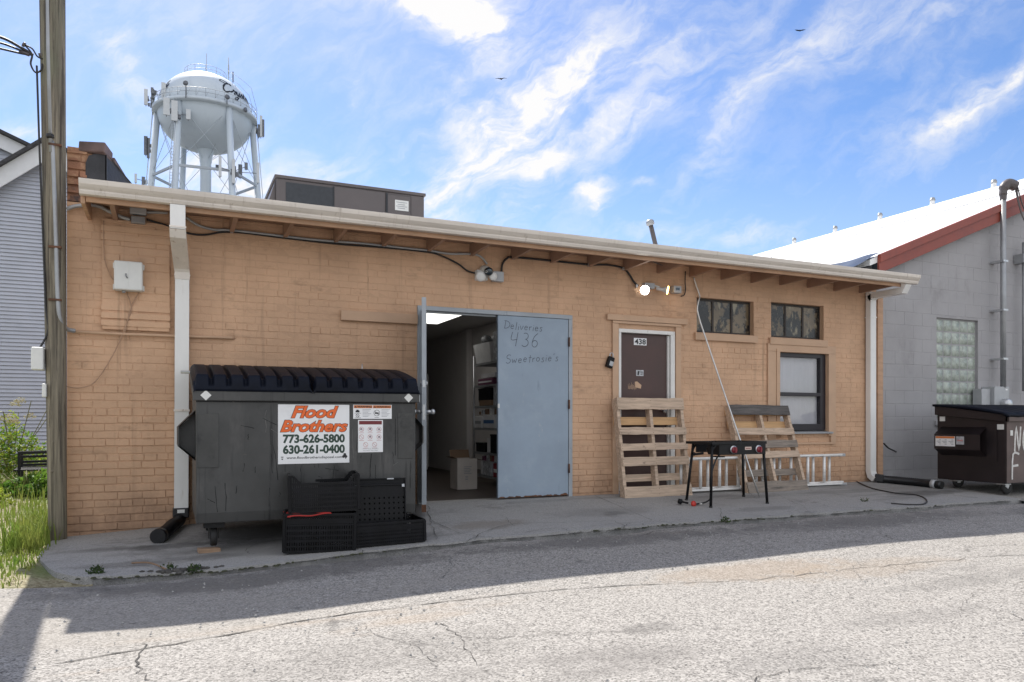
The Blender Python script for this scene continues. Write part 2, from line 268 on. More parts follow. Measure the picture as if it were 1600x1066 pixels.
M('dump_green', (.052, .052, .050), .5, var=.30, scale=2.2, bump=.12, bscale=7, spec=.5, stain=[((.095, .09, .086), 2.4, .52, .78, (1.5, 1, .5)), ((.016, .016, .016), 6, .56, .70, (3.5, 1, .18)), ((.14, .12, .10), 12, .70, .78, (1, 1, 1)), ((.022, .021, .020), 2.2, .54, .70, (1, 1, .8)), ((.13, .085, .055), 15, .69, .75, (1, 1, .5))])
M('scraped_steel', (.125, .12, .115), .6, var=.3, scale=20)
M('dump_panel', (.050, .050, .047), .5, var=.3, scale=5, bump=.15, bscale=9, stain=[((.11, .10, .095), 5, .55, .75, (1, 1, .5)), ((.015, .015, .015), 4, .55, .7, (1, 1, 1))])
M('lid_black', (.006, .008, .015), .55, var=.35, scale=4, bump=.08, bscale=12, spec=.13, stain=[((.018, .019, .024), 6, .6, .8, (1, 1, 1))])
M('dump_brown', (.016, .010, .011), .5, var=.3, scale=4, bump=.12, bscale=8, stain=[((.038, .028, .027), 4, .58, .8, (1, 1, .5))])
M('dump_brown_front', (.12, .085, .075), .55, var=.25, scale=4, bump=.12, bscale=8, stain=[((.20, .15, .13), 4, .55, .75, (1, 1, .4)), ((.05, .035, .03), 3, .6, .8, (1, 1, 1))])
M('rubber', (.02, .02, .02), .7, var=.4, scale=15)
M('pallet_new', (.53, .40, .295), .8, var=.24, scale=5, stretch=(.6, 7, 7), bump=.5, bscale=10, stain=[((.33, .245, .18), 7, .52, .70, (.35, 5, 5)), ((.17, .13, .105), 8, .62, .74, (1, 2, 2))])
M('pallet_orange', (.58, .36, .18), .8, var=.16, scale=5, stretch=(.6, 7, 7), bump=.4, bscale=10, stain=[((.33, .20, .11), 6, .58, .75, (.4, 4, 4))])
M('pallet_grey', (.25, .21, .175), .85, var=.3, scale=5, stretch=(.6, 7, 7), bump=.6, bscale=10, stain=[((.10, .09, .08), 6, .52, .72, (.4, 3, 3)), ((.42, .33, .25), 7, .62, .78, (.4, 5, 5))])
M('pallet_dark', (.11, .10, .095), .85, var=.4, scale=5, stretch=(.6, 7, 7), bump=.6, bscale=10, stain=[((.24, .20, .17), 7, .58, .75, (.4, 5, 5))])
M('pole_wood', (.225, .195, .145), .85, var=.45, scale=4, stretch=(7, 7, .3), bump=1.0, bscale=9, dist=.02, stain=[((.075, .062, .048), 7, .50, .62, (5, 5, .16)), ((.34, .30, .23), 5, .6, .8, (4, 4, .3)), ((.20, .215, .14), 1.3, .5, .75, (1, 1, .4))])
M('siding', (.43, .45, .52), .5, var=.05, scale=2, stain=[((.36, .38, .45), 3, .55, .8, (1, 1, 1))])
M('siding_trim', (.62, .63, .66), .5, var=.05); M('shingle', (.05, .05, .055), .9, var=.4, scale=20)
M('tower_paint', (.60, .665, .72), .42, var=.03, scale=.2, stain=[((.50, .56, .62), .45, .52, .75, (1, 1, .25)), ((.45, .42, .38), 1.6, .70, .80, (1, 1, .2))])
M('tower_steel', (.42, .46, .50), .5, var=.06, scale=.5); M('antenna', (.62, .64, .65), .5, var=.05); M('antenna_dark', (.16, .17, .19), .5, var=.3)
M('unit_brown', (.105, .090, .088), .45, var=.08, scale=2, bump=.05, bscale=5); M('unit_coil', (.032, .036, .042), .5, var=.2, scale=20)
M('grey_block', (.375, .365, .37), .8, var=.08, scale=1.2, bump=.5, bscale=55, dist=.005, spec=.25, stain=[((.26, .25, .25), 1.6, .55, .78, (1, 1, .6)), ((.38, .37, .37), 2.6, .6, .8, (1, 1, 1))])
M('grey_joint', (.345, .337, .342), .85, var=.12, scale=3, bump=.4, bscale=60)
M('red_fascia', (.26, .060, .040), .5, var=.12, scale=3, stain=[((.17, .045, .035), 4, .58, .8, (1, 1, .3))])
M('glass_block', (.36, .40, .345), .16, var=.3, scale=16, spec=.8, bump=.5, bscale=45, stain=[((.28, .315, .27), 14, .5, .75, (1, 1, 1))])
M('tarp', (.035, .042, .055), .3, var=.4, scale=3, bump=.5, bscale=7, stain=[((.30, .34, .38), 5, .6, .7, (1, 1, 1))])
M('dirty_glass', (.17, .13, .08), .25, var=.35, scale=2.5, spec=.5, stain=[((.016, .016, .016), 4.2, .46, .52, (1, 1, .8)), ((.27, .235, .16), 5, .56, .66, (1.4, 1, .5)), ((.05, .05, .045), 13, .58, .66, (1, 1, 1))])
M('window_dark', (.020, .017, .022), .4, var=.2); M('steel_sash', (.035, .028, .024), .6, var=.4, scale=12)
M('blind_white', (.50, .50, .525), .7, var=.06, scale=3, stretch=(1, 1, .4))
glass_mat('pane_glass')
M('room_wall', (.60, .575, .56), .8, var=.04); M('room_ceiling', (.62, .61, .60), .8, var=.04); M('room_floor', (.085, .065, .055), .5, var=.4, scale=3, stretch=(1, 8, 1)); M('baseboard', (.22, .21, .20), .6)
M('carton', (.55, .50, .45), .8, var=.08, scale=6); M('carton_kraft', (.22, .14, .085), .8, var=.1); M('bin_white', (.66, .66, .66), .5); M('pack_purple', (.16, .05, .10), .5); M('pack_blue', (.06, .15, .32), .5); M('pack_red', (.22, .02, .03), .5); M('film', (.45, .46, .48), .25, var=.3, scale=20)
M('light_panel', (1, .98, .93), .5, var=0, emit=.8)
M('bulb_white', (1, .97, .90), .4, var=0, emit=14); M('bulb_amber', (1, .55, .16), .4, var=0, emit=5); M('lens_grey', (.72, .71, .68), .35, var=.04)
M('cam_glass', (.008, .02, .028), .08, var=0, spec=.9)
M('knob_red', (.22, .02, .03), .3, var=.1); M('valve_red', (.50, .03, .02), .4, var=.1); M('label_tan', (.60, .47, .40), .5); M('cloth_red', (.33, .018, .014), .7)
M('steel_rod', (.60, .59, .57), .35, metal=.8, var=.15, scale=14)
M('concrete_old', (.34, .33, .31), .9, var=.1)
def thin_leaf(m, k=.5):
    nt = m.node_tree; b = nt.nodes['Principled BSDF']; o = [n for n in nt.nodes if n.type == 'OUTPUT_MATERIAL'][0]; t = N(nt, 'ShaderNodeBsdfTranslucent'); LK(nt, b.inputs['Base Color'].links[0].from_socket, t.inputs[0])
    mx = N(nt, 'ShaderNodeMixShader'); mx.inputs[0].default_value = k; LK(nt, b.outputs[0], mx.inputs[1]); LK(nt, t.outputs[0], mx.inputs[2]); LK(nt, mx.outputs[0], o.inputs[0])
thin_leaf(M('leaf_a', (.13, .24, .030), .6, var=.35, scale=9)); thin_leaf(M('leaf_b', (.24, .30, .035), .6, var=.35, scale=9)); thin_leaf(M('leaf_dark', (.05, .085, .022), .7, var=.4, scale=9), .3); thin_leaf(M('leaf_c', (.075, .16, .025), .6, var=.35, scale=9)); M('flower', (.55, .50, .30), .8, var=.2, scale=20); M('stem', (.12, .12, .05), .8)
thin_leaf(M('grass_blade', (.13, .23, .03), .7, rgb2=(.26, .27, .07), thr=(.3, .7), scale=4, var=.3, spec=.2), .35); M('moss', (.05, .052, .026), .95, var=.4, scale=30, bump=.6, bscale=60)
M('block_wood', (.30, .20, .13), .85, var=.2, stretch=(1, 6, 6), scale=6, bump=.3, bscale=12)
M('bird', (.02, .02, .022), .8); M('crack', (.075, .07, .064), 1.0, var=.5, scale=14)
ground_mat('asphalt', (.024, .022, .020), (.205, .193, .178), (.41, .388, .358), 105.0,
           [(.35, .50, .72, .35, (1, 1, 1), 0., (.31, .29, .26)), (.9, .58, .75, .55, (.6, 1.4, 1), 7., (.15, .14, .13)), (1.8, .62, .78, .5, (1, 1, 1), 3., (.125, .118, .11)), (.5, .60, .74, .5, (.5, 2.0, 1), 21., (.34, .265, .195)), (.25, .55, .68, .45, (.4, 1.6, 1), 41., (.30, .275, .24)), (2.6, .64, .74, .6, (1, 1, 1), 51., (.085, .08, .075))], .55, .6,
           [(4.0, -3.6, 1.0, .28, (.27, .20, .135), 0.38), (4.9, -3.85, 1.1, .25, (.28, .215, .15), 0.30), (2.4, -4.52, .22, .10, (.07, .066, .062), 0.35), (1.0, -4.3, .9, .35, (.13, .122, .112), 0.25), (5.3, -4.4, 1.0, .16, (.12, .115, .108), 0.30), (4.1, -4.9, .8, .14, (.13, .122, .115), 0.25), (2.8, -5.2, .5, .25, (.11, .105, .10), 0.23), (.6, -2.3, 1.8, .32, (.09, .085, .08), .60), (3.5, -2.3, 1.6, .25, (.10, .095, .09), .60), (6.5, -2.4, 2.2, .35, (.11, .105, .10), .60), (9.6, -2.6, 1.2, .3, (.10, .095, .09), .60)])
ground_mat('concrete', (.15, .147, .142), (.27, .264, .255), (.37, .362, .35), 150.0,
           [(.7, .46, .7, .55, (1, 1, 1), 2., (.30, .295, .285)), (1.6, .56, .72, .7, (1, 1, 1), 11., (.135, .13, .125)), (3.5, .60, .78, .7, (1, 1, 1), 31., (.11, .10, .095)), (1.1, .62, .75, .5, (1, 1, 1), 17., (.215, .18, .145)), (.45, .50, .60, .6, (.5, 2, 1), 61., (.16, .157, .152)), (9, .66, .72, .5, (1, 1, 1), 71., (.34, .335, .32))], .9, .45,
           [(.0, -.95, .45, .13, (.045, .042, .04), 0.55), (-.5, -.9, .4, .12, (.07, .066, .06), 0.45), (9.1, -1.15, .8, .22, (.06, .057, .054), 0.52), (.9, -.75, .9, .5, (.075, .07, .066), 0.49), (2.75, -1.35, .5, .25, (.16, .128, .095), 0.45), (.3, -1.5, .25, .12, (.06, .056, .05), 0.39), (4.2, -1.1, .7, .3, (.15, .147, .142), 0.39), (6.0, -1.5, .5, .15, (.13, .125, .12), 0.39), (-.3, -1.55, .5, .12, (.08, .07, .06), 0.39)])
M('far_soil', (.10, .10, .095), .95, var=.4, scale=.05)
ground_mat('soil', (.10, .085, .05), (.20, .17, .10), (.33, .30, .20), 45.0, [(.8, .42, .6, .75, (1, 1, 1), 2., (.10, .15, .035)), (2.2, .55, .7, .6, (1, 1, 1), 9., (.33, .29, .22))], .5, .6)

# ---------------------------------------------------------------- object helpers
COL = sc.collection; WORLD = {}
def thing(name, label, cat, loc=(0, 0, 0), group=None, local=False):
    o = bpy.data.objects.new(name, None); COL.objects.link(o); o.location = loc; o['label'] = label; o['category'] = cat
    o.empty_display_size = .1
    if group: o['group'] = group
    WORLD[o.name] = Vector((0, 0, 0)) if local else Vector(loc)
    return o
def tag(o, label=None, cat=None, group=None, kind=None):
    if label: o['label'] = label
    if cat: o['category'] = cat
    if group: o['group'] = group
    if kind: o['kind'] = kind
    return o
def dup(root, loc, rot, label):
    r = root.copy(); COL.objects.link(r); r.location = loc; r.rotation_euler = rot; r['label'] = label
    for ch in list(root.children):
        c = ch.copy(); COL.objects.link(c); c.parent = r
        for g in list(ch.children):
            d = g.copy(); COL.objects.link(d); d.parent = c
    return r
EACH = {'rung', 'strut', 'coping', 'patch_plate', 'clip', 'hinge', 'reflector', 'caster_mount', 'strap', 'knot', 'tag', 'end_cap', 'antenna_panel', 'flap', 'rail', 'rake_board', 'panel', 'inner_wall', 'window_trim', 'door_trim', 'latch_plate', 'seam', 'burner', 'weld_seam', 'warning_band', 'latch', 'fascia', 'corner_post', 'trim'}
class MB:
    def __init__(s): s.v = []; s.f = []; s.sm = []; s.cut = []
    def add(s, vs, fs, smooth=False):
        n = len(s.v); s.cut.append((n, len(s.f))); s.v += [tuple(p) for p in vs]
        for f in fs: s.f.append([i + n for i in f]); s.sm.append(smooth)
        return s
    def box(s, x0, x1, y0, y1, z0, z1):
        if x1 < x0: x0, x1 = x1, x0
        if y1 < y0: y0, y1 = y1, y0
        if z1 < z0: z0, z1 = z1, z0
        return s.add([(x0, y0, z0), (x1, y0, z0), (x1, y1, z0), (x0, y1, z0), (x0, y0, z1), (x1, y0, z1), (x1, y1, z1), (x0, y1, z1)],
                     [(0, 3, 2, 1), (4, 5, 6, 7), (0, 1, 5, 4), (1, 2, 6, 5), (2, 3, 7, 6), (3, 0, 4, 7)])
    def bar(s, a, b, w, d, up=(0, 0, 1)):
        a = Vector(a); b = Vector(b); t = (b - a).normalized(); up = Vector(up)
        if abs(t.dot(up)) > .98: up = Vector((0, 1, 0))
        x = t.cross(up).normalized(); y = x.cross(t).normalized(); vs = []
        for p in (a, b):
            for i, j in ((-1, -1), (1, -1), (1, 1), (-1, 1)): vs.append(p + x * (i * w / 2) + y * (j * d / 2))
        return s.add(vs, [(3, 2, 1, 0), (4, 5, 6, 7), (0, 1, 5, 4), (1, 2, 6, 5), (2, 3, 7, 6), (3, 0, 4, 7)])
    def tube(s, pts, r, n=8, r2=None, closed=False, flat=1.0):
        pts = [Vector(p) for p in pts]; m = len(pts); vs = []; fs = []; prev = None
        for i, p in enumerate(pts):
            t = (pts[min(i + 1, m - 1)] - pts[max(i - 1, 0)]).normalized()
            if closed: t = (pts[(i + 1) % m] - pts[i - 1]).normalized()
            if prev is None:
                ref = Vector((0, 0, 1)) if abs(t.z) < .9 else Vector((1, 0, 0)); x = t.cross(ref).normalized()
            else: x = (prev - t * prev.dot(t)).normalized()
            prev = x; y = t.cross(x)
            rr = r if r2 is None else r + (r2 - r) * i / (m - 1)
            if isinstance(r, (list, tuple)): rr = r[i]
            for k in range(n):
                a = 2 * math.pi * k / n; vs.append(p + x * (math.cos(a) * rr) + y * (math.sin(a) * rr * flat))
        seg = m if closed else m - 1
        for i in range(seg):
            for k in range(n):
                a = i * n + k; b = i * n + (k + 1) % n; j = ((i + 1) % m) * n
                fs.append((a, b, j + (k + 1) % n, j + k))
        s.add(vs, fs, True)
        if not closed:
            q = len(s.v) - len(vs)
            s.f.append([q + k for k in range(n)][::-1]); s.sm.append(False); s.f.append([q + (m - 1) * n + k for k in range(n)]); s.sm.append(False)
        return s
    def lathe(s, prof, n=32, c=(0, 0, 0), axis=(0, 0, 1), smooth=True):
        ax = Vector(axis).normalized(); q = ax.to_track_quat('Z', 'Y').to_matrix(); c = Vector(c); vs = []; fs = []
        for r, z in prof:
            for k in range(n):
                a = 2 * math.pi * k / n; vs.append(c + q @ Vector((r * math.cos(a), r * math.sin(a), z)))
        for i in range(len(prof) - 1):
            for k in range(n): fs.append((i * n + k, i * n + (k + 1) % n, (i + 1) * n + (k + 1) % n, (i + 1) * n + k))
        return s.add(vs, fs, smooth)
    def prism(s, poly, f0, f1, smooth=False):
        """poly: 2d points; f0 / f1 map a 2d point to the two ends"""
        n = len(poly); vs = [f0(*p) for p in poly] + [f1(*p) for p in poly]
        return s.add(vs, [tuple(range(n))[::-1], tuple(range(n, 2 * n))] + [(i, (i + 1) % n, n + (i + 1) % n, n + i) for i in range(n)], smooth)
    def sweep_x(s, prof, x0, x1): return s.prism(prof, lambda y, z: (x0, y, z), lambda y, z: (x1, y, z))
    def build(s, name, mat, parent=None, bevel=0, origin=None):
        if name in EACH and len(s.cut) > 1 and parent is not None:
            out = None; ends = s.cut[1:] + [(len(s.v), len(s.f))]
            for (v0, f0), (v1, f1) in zip(s.cut, ends):
                m = MB(); m.v = s.v[v0:v1]; m.f = [[i - v0 for i in f] for f in s.f[f0:f1]]; m.sm = s.sm[f0:f1]; m.cut = [(0, 0)]; o = m.build(name, mat, parent, bevel, origin); out = out or o
            return out
        me = bpy.data.meshes.new(name); root = parent; off = Vector((0, 0, 0))
        while root is not None and root.parent is not None: root = root.parent
        if root is not None: off = WORLD.get(root.name, off)
        if origin is not None: off = Vector(origin)
        me.from_pydata([(v[0] - off[0], v[1] - off[1], v[2] - off[2]) for v in s.v], [], s.f)
        me.polygons.foreach_set('use_smooth', s.sm); me.materials.append(MATS[mat] if isinstance(mat, str) else mat); me.update()
        o = bpy.data.objects.new(name, me); COL.objects.link(o)
        if parent is not None: o.parent = parent
        elif origin is not None: o.location = off
        if bevel:
            bv = o.modifiers.new('bevel', 'BEVEL'); bv.width = bevel; bv.segments = 2; bv.limit_method = 'ANGLE'; bv.angle_limit = R(40)
        return o
def spline(pts, n=6):
    pts = [Vector(p) for p in pts]; out = []
    for i in range(len(pts) - 1):
        p0 = pts[max(i - 1, 0)]; p1 = pts[i]; p2 = pts[i + 1]; p3 = pts[min(i + 2, len(pts) - 1)]
        for k in range(n):
            t = k / n; out.append(.5 * ((2 * p1) + (p2 - p0) * t + (2 * p0 - 5 * p1 + 4 * p2 - p3) * t * t + (3 * p1 - p0 - 3 * p2 + p3) * t ** 3))
    out.append(pts[-1]); return out
def grid_plane(f, nu, nv, smooth=True):
    mb = MB(); vs = [f(i / nu, j / nv) for j in range(nv + 1) for i in range(nu + 1)]
    mb.add(vs, [(j * (nu + 1) + i, j * (nu + 1) + i + 1, (j + 1) * (nu + 1) + i + 1, (j + 1) * (nu + 1) + i) for j in range(nv) for i in range(nu)], smooth); return mb
_TX = {}
def text2d(txt, bold=0.0, shear=0.0):
    key = (txt, bold, shear)
    if key in _TX: return _TX[key]
    cu = bpy.data.curves.new('lettering', 'FONT'); cu.body = txt; cu.offset = bold; cu.shear = shear; cu.resolution_u = 3
    o = bpy.data.objects.new('lettering', cu); COL.objects.link(o); dg = bpy.context.evaluated_depsgraph_get(); dg.update()
    me = bpy.data.meshes.new_from_object(o.evaluated_get(dg)); vs = [(v.co.x, v.co.y) for v in me.vertices]; fs = [list(p.vertices) for p in me.polygons]
    bpy.data.objects.remove(o); bpy.data.curves.remove(cu); bpy.data.meshes.remove(me)
    x0 = min(v[0] for v in vs); x1 = max(v[0] for v in vs); y0 = min(v[1] for v in vs); y1 = max(v[1] for v in vs)
    _TX[key] = ([((a - x0) / (x1 - x0), (b - y0) / (y1 - y0)) for a, b in vs], fs); return _TX[key]
def text_on(mb, txt, o, ux, uz, w, h, bold=0.0, shear=0.0):
    vs, fs = text2d(txt, bold, shear); o = Vector(o); ux = Vector(ux); uz = Vector(uz)
    return mb.add([o + ux * (a * w) + uz * (b * h) for a, b in vs], fs)
def arc(cx, cy, rx, ry, a0, a1, n=10): return [(cx + rx * math.cos(R(a0 + (a1 - a0) * i / n)), cy + ry * math.sin(R(a0 + (a1 - a0) * i / n))) for i in range(n + 1)]
PEN = {'D': (.8, [[(.12, .02), (.18, .98)], [(.0, .95)] + arc(.15, .5, .62, .46, 85, -90) + [(.05, .06)]]), 'e': (.55, [[(.05, .28), (.42, .34)] + arc(.24, .28, .19, .24, 15, 330)]), 'l': (.25, [[(.15, 1), (.1, .03)]]),
       'i': (.25, [[(.12, .5), (.1, .03)], [(.13, .68), (.15, .73)]]), 'v': (.5, [[(.03, .5), (.2, .03), (.42, .52)]]), 'r': (.4, [[(.06, .5), (.08, .03)], [(.08, .32), (.2, .47), (.36, .48)]]), 's': (.45, [[(.38, .48), (.2, .52), (.1, .42), (.3, .25), (.34, .12), (.2, .03), (.04, .08)]]),
       '4': (.7, [[(.08, 1), (.03, .45), (.5, .5)], [(.5, 1), (.42, 0)]]), '3': (.6, [arc(.25, .75, .22, .22, 130, -80) + arc(.25, .27, .27, .26, 80, -140)]), '6': (.6, [[(.45, 1), (.2, .75), (.08, .4)] + arc(.28, .25, .21, .24, 170, 520)]),
       'S': (.65, [arc(.35, .75, .27, .23, 40, 260) + arc(.3, .27, .28, .26, 80, -150)]), 'w': (.7, [[(.02, .5), (.15, .04), (.3, .42), (.45, .04), (.6, .52)]]), 't': (.4, [[(.2, .9), (.18, .03)], [(.02, .6), (.38, .64)]]), 'o': (.55, [arc(.25, .27, .2, .23, 60, 420)]),
       "'": (.2, [[(.1, 1), (.05, .8)]]), 'N': (.8, [[(.05, 0), (.1, 1), (.55, .03), (.62, 1)]]), 'F': (.7, [[(.2, 0), (.15, .98), (.62, .98)], [(.16, .52), (.6, .55)]]), 'O': (.8, [arc(.38, .5, .33, .47, 90, 450, 16)])}
def pen_on(mb, txt, o, ux, uz, h, wd, gap=.12, wob=.03, seed=1):
    rr = random.Random(seed); o = Vector(o); ux = Vector(ux); uz = Vector(uz); nrm = ux.cross(uz); x = 0; k = 0
    for ch in txt:
        if ch == ' ': x += .4; continue
        w_, strokes = PEN[ch]; dy = rr.uniform(-wob, wob) * 2
        for st in strokes:
            k += 1; q = spline([(a, b, 0) for a, b in st], 3)
            P = [o + ux * ((x + p.x + .12 * p.y) * h) + uz * ((p.y + dy) * h) + nrm * (.00008 * k) for p in q]
            ribbon(mb, P, nrm, wd)
        x += w_ + gap
    return mb
def ribbon(mb, P, nrm, wd):
    P = [Vector(p) for p in P]; vs = []
    for i, p in enumerate(P):
        t = (P[min(i + 1, len(P) - 1)] - P[max(i - 1, 0)]).normalized(); sd = t.cross(nrm).normalized(); w_ = wd if not isinstance(wd, (list, tuple)) else wd[i]
        vs += [p + sd * (w_ / 2), p - sd * (w_ / 2)]
    mb.add(vs, [(2 * i, 2 * i + 1, 2 * i + 3, 2 * i + 2) for i in range(len(P) - 1)])
def wall_holes(mb, x0, x1, z0, z1, y0, y1, holes):
    xs = sorted({x0, x1, *[v for h in holes for v in h[:2]]}); zs = sorted({z0, z1, *[v for h in holes for v in h[2:]]})
    xs = [v for v in xs if x0 <= v <= x1]; zs = [v for v in zs if z0 <= v <= z1]
    inh = lambda x, z: any(h[0] < x < h[1] and h[2] < z < h[3] for h in holes)
    solid = lambda i, j: 0 <= i < len(xs) - 1 and 0 <= j < len(zs) - 1 and not inh((xs[i] + xs[i + 1]) / 2, (zs[j] + zs[j + 1]) / 2)
    for i in range(len(xs) - 1):
        for j in range(len(zs) - 1):
            if not solid(i, j): continue
            a, b, c, d = xs[i], xs[i + 1], zs[j], zs[j + 1]
            mb.add([(a, y0, c), (b, y0, c), (b, y0, d), (a, y0, d)], [(0, 1, 2, 3)]); mb.add([(a, y1, c), (b, y1, c), (b, y1, d), (a, y1, d)], [(3, 2, 1, 0)])
            if not solid(i - 1, j): mb.add([(a, y0, c), (a, y1, c), (a, y1, d), (a, y0, d)], [(3, 2, 1, 0)])
            if not solid(i + 1, j): mb.add([(b, y0, c), (b, y1, c), (b, y1, d), (b, y0, d)], [(0, 1, 2, 3)])
            if not solid(i, j - 1): mb.add([(a, y0, c), (b, y0, c), (b, y1, c), (a, y1, c)], [(3, 2, 1, 0)])
            if not solid(i, j + 1): mb.add([(a, y0, d), (b, y0, d), (b, y1, d), (a, y1, d)], [(0, 1, 2, 3)])
    return mb
def bricks(mb, x0, x1, z0, z1, holes, ch, bl, jt, y, proud, rr, header=0, jit=.002, top=None):
    """laid units with chamfered faces, clipped at the openings"""
    z = z0; row = 0
    while z < z1 - .01:
        zt = min(z + ch, z1); spans = [(x0, x1)]
        for h in holes:
            if h[2] < zt - .02 and h[3] > z + .02:
                ns = []
                for a, b in spans:
                    if h[1] <= a or h[0] >= b: ns.append((a, b)); continue
                    if h[0] > a: ns.append((a, h[0]))
                    if h[1] < b: ns.append((h[1], b))
                spans = ns
        rowp = rr.uniform(-jit, jit) * .8; rowt = rr.uniform(-jit, jit) * .8
        L = bl if not (header and row % header == header - 1) else bl / 2
        off = (row % 2) * L / 2 + (.3 * L if L != bl else 0)
        for a, b in spans:
            k = math.floor((a - x0 + off) / L); cuts = [a]
            while True:
                k += 1; c = x0 - off + k * L + rr.uniform(-.006, .006)
                if c >= b - .03: break
                if c > a + .03: cuts.append(c)
            cuts.append(b)
            for c, d in zip(cuts, cuts[1:]):
                j = jt / 2 * rr.uniform(.2, 1.0); jz = jt / 2 * rr.uniform(.5, 1.5); p = (proud(c, z) if callable(proud) else proud) + rr.uniform(-jit, jit); tl = rr.uniform(-jit, jit) * .6; cf = rr.uniform(.003, .006); dz = [rr.uniform(-.0018, .0018) for _ in range(4)]
                A, B, Cc, D = c + j, d - j, z + jz, zt - jz
                if top and D > top(c): continue
                vs = [(A, y + .001, Cc), (B, y + .001, Cc), (B, y + .001, D), (A, y + .001, D), (A + cf * .5, y - p - rowp + tl + rowt, Cc + cf + dz[0]), (B - cf * .5, y - p - rowp - tl + rowt, Cc + cf + dz[1]), (B - cf * .5, y - p - rowp - tl - rowt, D - cf * .6 + dz[2]), (A + cf * .5, y - p - rowp + tl - rowt, D - cf * .6 + dz[3])]
                mb.add(vs, [(4, 5, 6, 7), (0, 1, 5, 4), (1, 2, 6, 5), (2, 3, 7, 6), (3, 0, 4, 7)])
        z += ch; row += 1
    return mb

# ================================================================ GROUND
def smoothn(x, y): return .006 * math.sin(x * 1.7 + y * .6) + .005 * math.sin(y * 2.3 - x * .8 + 1)
far = MB(); far.add([(-3000, -3000, -.75), (3000, -3000, -.75), (3000, 3000, -.75), (-3000, 3000, -.75)], [(0, 1, 2, 3)]); tag(far.build('ground', 'far_soil'), kind='structure')
def alley_f(u, v):
    x = -16 + 52 * u; y = -20 + 18.1 * (v ** .6) + (0.06 * math.sin(x * 3.1) * v ** 6); return (x, y, gz(x, min(y, -1.9)) + smoothn(x, y) * min(1, (-1.9 - y) * 1.5) - (.0 if v < .999 else .05))
tag(grid_plane(alley_f, 208, 60).build('alley', 'asphalt'), kind='structure')
rb = random.Random(3); jag = [rb.uniform(-.035, .035) for _ in range(400)]
def slab_edge(x):
    i = (x + 2) * 9; k = int(i); t = i - k
    e = -1.9 + jag[k] * (1 - t) + jag[k + 1] * t
    if x < -.55: e += 1.3 * ((-.55 - x) / .5) ** 2
    return e
def apron_f(u, v):
    x = -.96 + 10.9 * u; ye = slab_edge(x); y = .02 + (ye - .02) * min(1, v / .96); z = gz(x, max(y, -1.9)) + .004 + .004 * math.sin(x * 2.2) * math.sin(y * 3)
    if v > .96: z -= .09; y -= .006
    return (x, y, z)
tag(grid_plane(lambda u, v: apron_f(u, 1 - v), 160, 25, False).build('concrete_apron', 'concrete'), kind='structure')
tag(grid_plane(lambda u, v: (9.9 + 20 * u, -2.1 + 2.3 * v, gz(9.7, -2.1 + 2.3 * v) - .012 + .004 * math.sin(u * 60) ), 60, 10).build('side_paving', 'asphalt'), kind='structure')
cr = MB(); rc = random.Random(11)
def crack(pts, w, z=.012, wob=.03):
    P = []; q = spline([(a, b, 0) for a, b in pts], 8)
    for p in q:
        x = p.x + rc.uniform(-wob, wob); y = p.y + rc.uniform(-wob, wob); P.append((x, y, gz(x, y) + (smoothn(x, y) * min(1, (-1.9 - y) * 1.5) + .004 if y < -1.98 else z)))
    w *= .62; ribbon(cr, P, Vector((0, 0, 1)), [w * rc.uniform(.25, 1.6) for _ in P])
crack([tuple(G(x, y)[:2]) for x, y in [(90, 1036), (300, 999), (500, 964), (700, 940), (900, 921), (1050, 913), (1140, 909)]], .016, .016, .012)
crack([tuple(G(x, y)[:2]) for x, y in [(1140, 909), (1300, 893), (1450, 880), (1600, 866)]], .010, .016, .03)
crack([tuple(G(x, y)[:2]) for x, y in [(228, 1000), (215, 1040), (240, 1062)]], .012, .016, .02)
crack([tuple(G(x, y)[:2]) for x, y in [(690, 975), (720, 1000), (740, 1040)]], .008, .016, .02)
for ps in [[(668, 792), (672, 815), (682, 850)], [(672, 812), (720, 835), (790, 846)], [(730, 850), (790, 822), (880, 818), (960, 815)], [(912, 826), (985, 818), (1055, 817)], [(960, 815), (985, 830), (1005, 824)], [(1055, 818), (1085, 818)], [(1124, 795), (1128, 812)], [(1160, 804), (1200, 812)], [(820, 838), (870, 832), (905, 838)], [(1215, 775), (1260, 795)], [(560, 858), (572, 868)], [(905, 838), (950, 832), (985, 824)]]:
    crack([tuple(G(x, y)[:2]) for x, y in ps], .008, .012, .018)
crack([tuple(G(x, y)[:2]) for x, y in [(930, 776), (985, 800), (1020, 815)]], .009, .012, .002)
for x0_, x1_ in ((-.5, 2.2), (2.0, 4.2), (4.0, 6.4), (6.2, 8.0), (7.9, 9.7)):
    P = []; n_ = int((x1_ - x0_) / .045)
    for k in range(n_ + 1): x = x0_ + (x1_ - x0_) * k / n_; y = slab_edge(x) - .018 + rc.uniform(-.012, .012); P.append((x, y, gz(x, -1.98) + smoothn(x, y) * .15 + .006))
    ribbon(cr, P, Vector((0, 0, 1)), [rc.uniform(.008, .05) for _ in P])
for i in range(34):
    x = rc.uniform(1.0, 9.5); y = rc.uniform(-6.2, -2.4); a = rc.choice([0, 0, .2, 1.3, -.7]) + rc.gauss(0, .25); ps = [(x, y)]
    for k in range(rc.randint(3, 6)): a += rc.gauss(0, .35); x += .28 * math.cos(a); y += .28 * math.sin(a) * .8; ps.append((x, min(y, -2.1)))
    crack(ps, rc.uniform(.003, .007), .012, .016)
for i in range(12):
    x = rc.uniform(-.6, 9.0); y = rc.uniform(-1.7, -.4); a = rc.uniform(-2.6, -.5); ps = [(x, y)]
    for k in range(3): a += rc.gauss(0, .4); x += .2 * math.cos(a); y = max(-1.85, min(-.1, y + .2 * math.sin(a))); ps.append((x, y))
    crack(ps, rc.uniform(.003, .006), .0115, .014)
tag(cr.build('pavement_cracks', 'crack'), kind='structure')
ms = MB(); rm = random.Random(5)
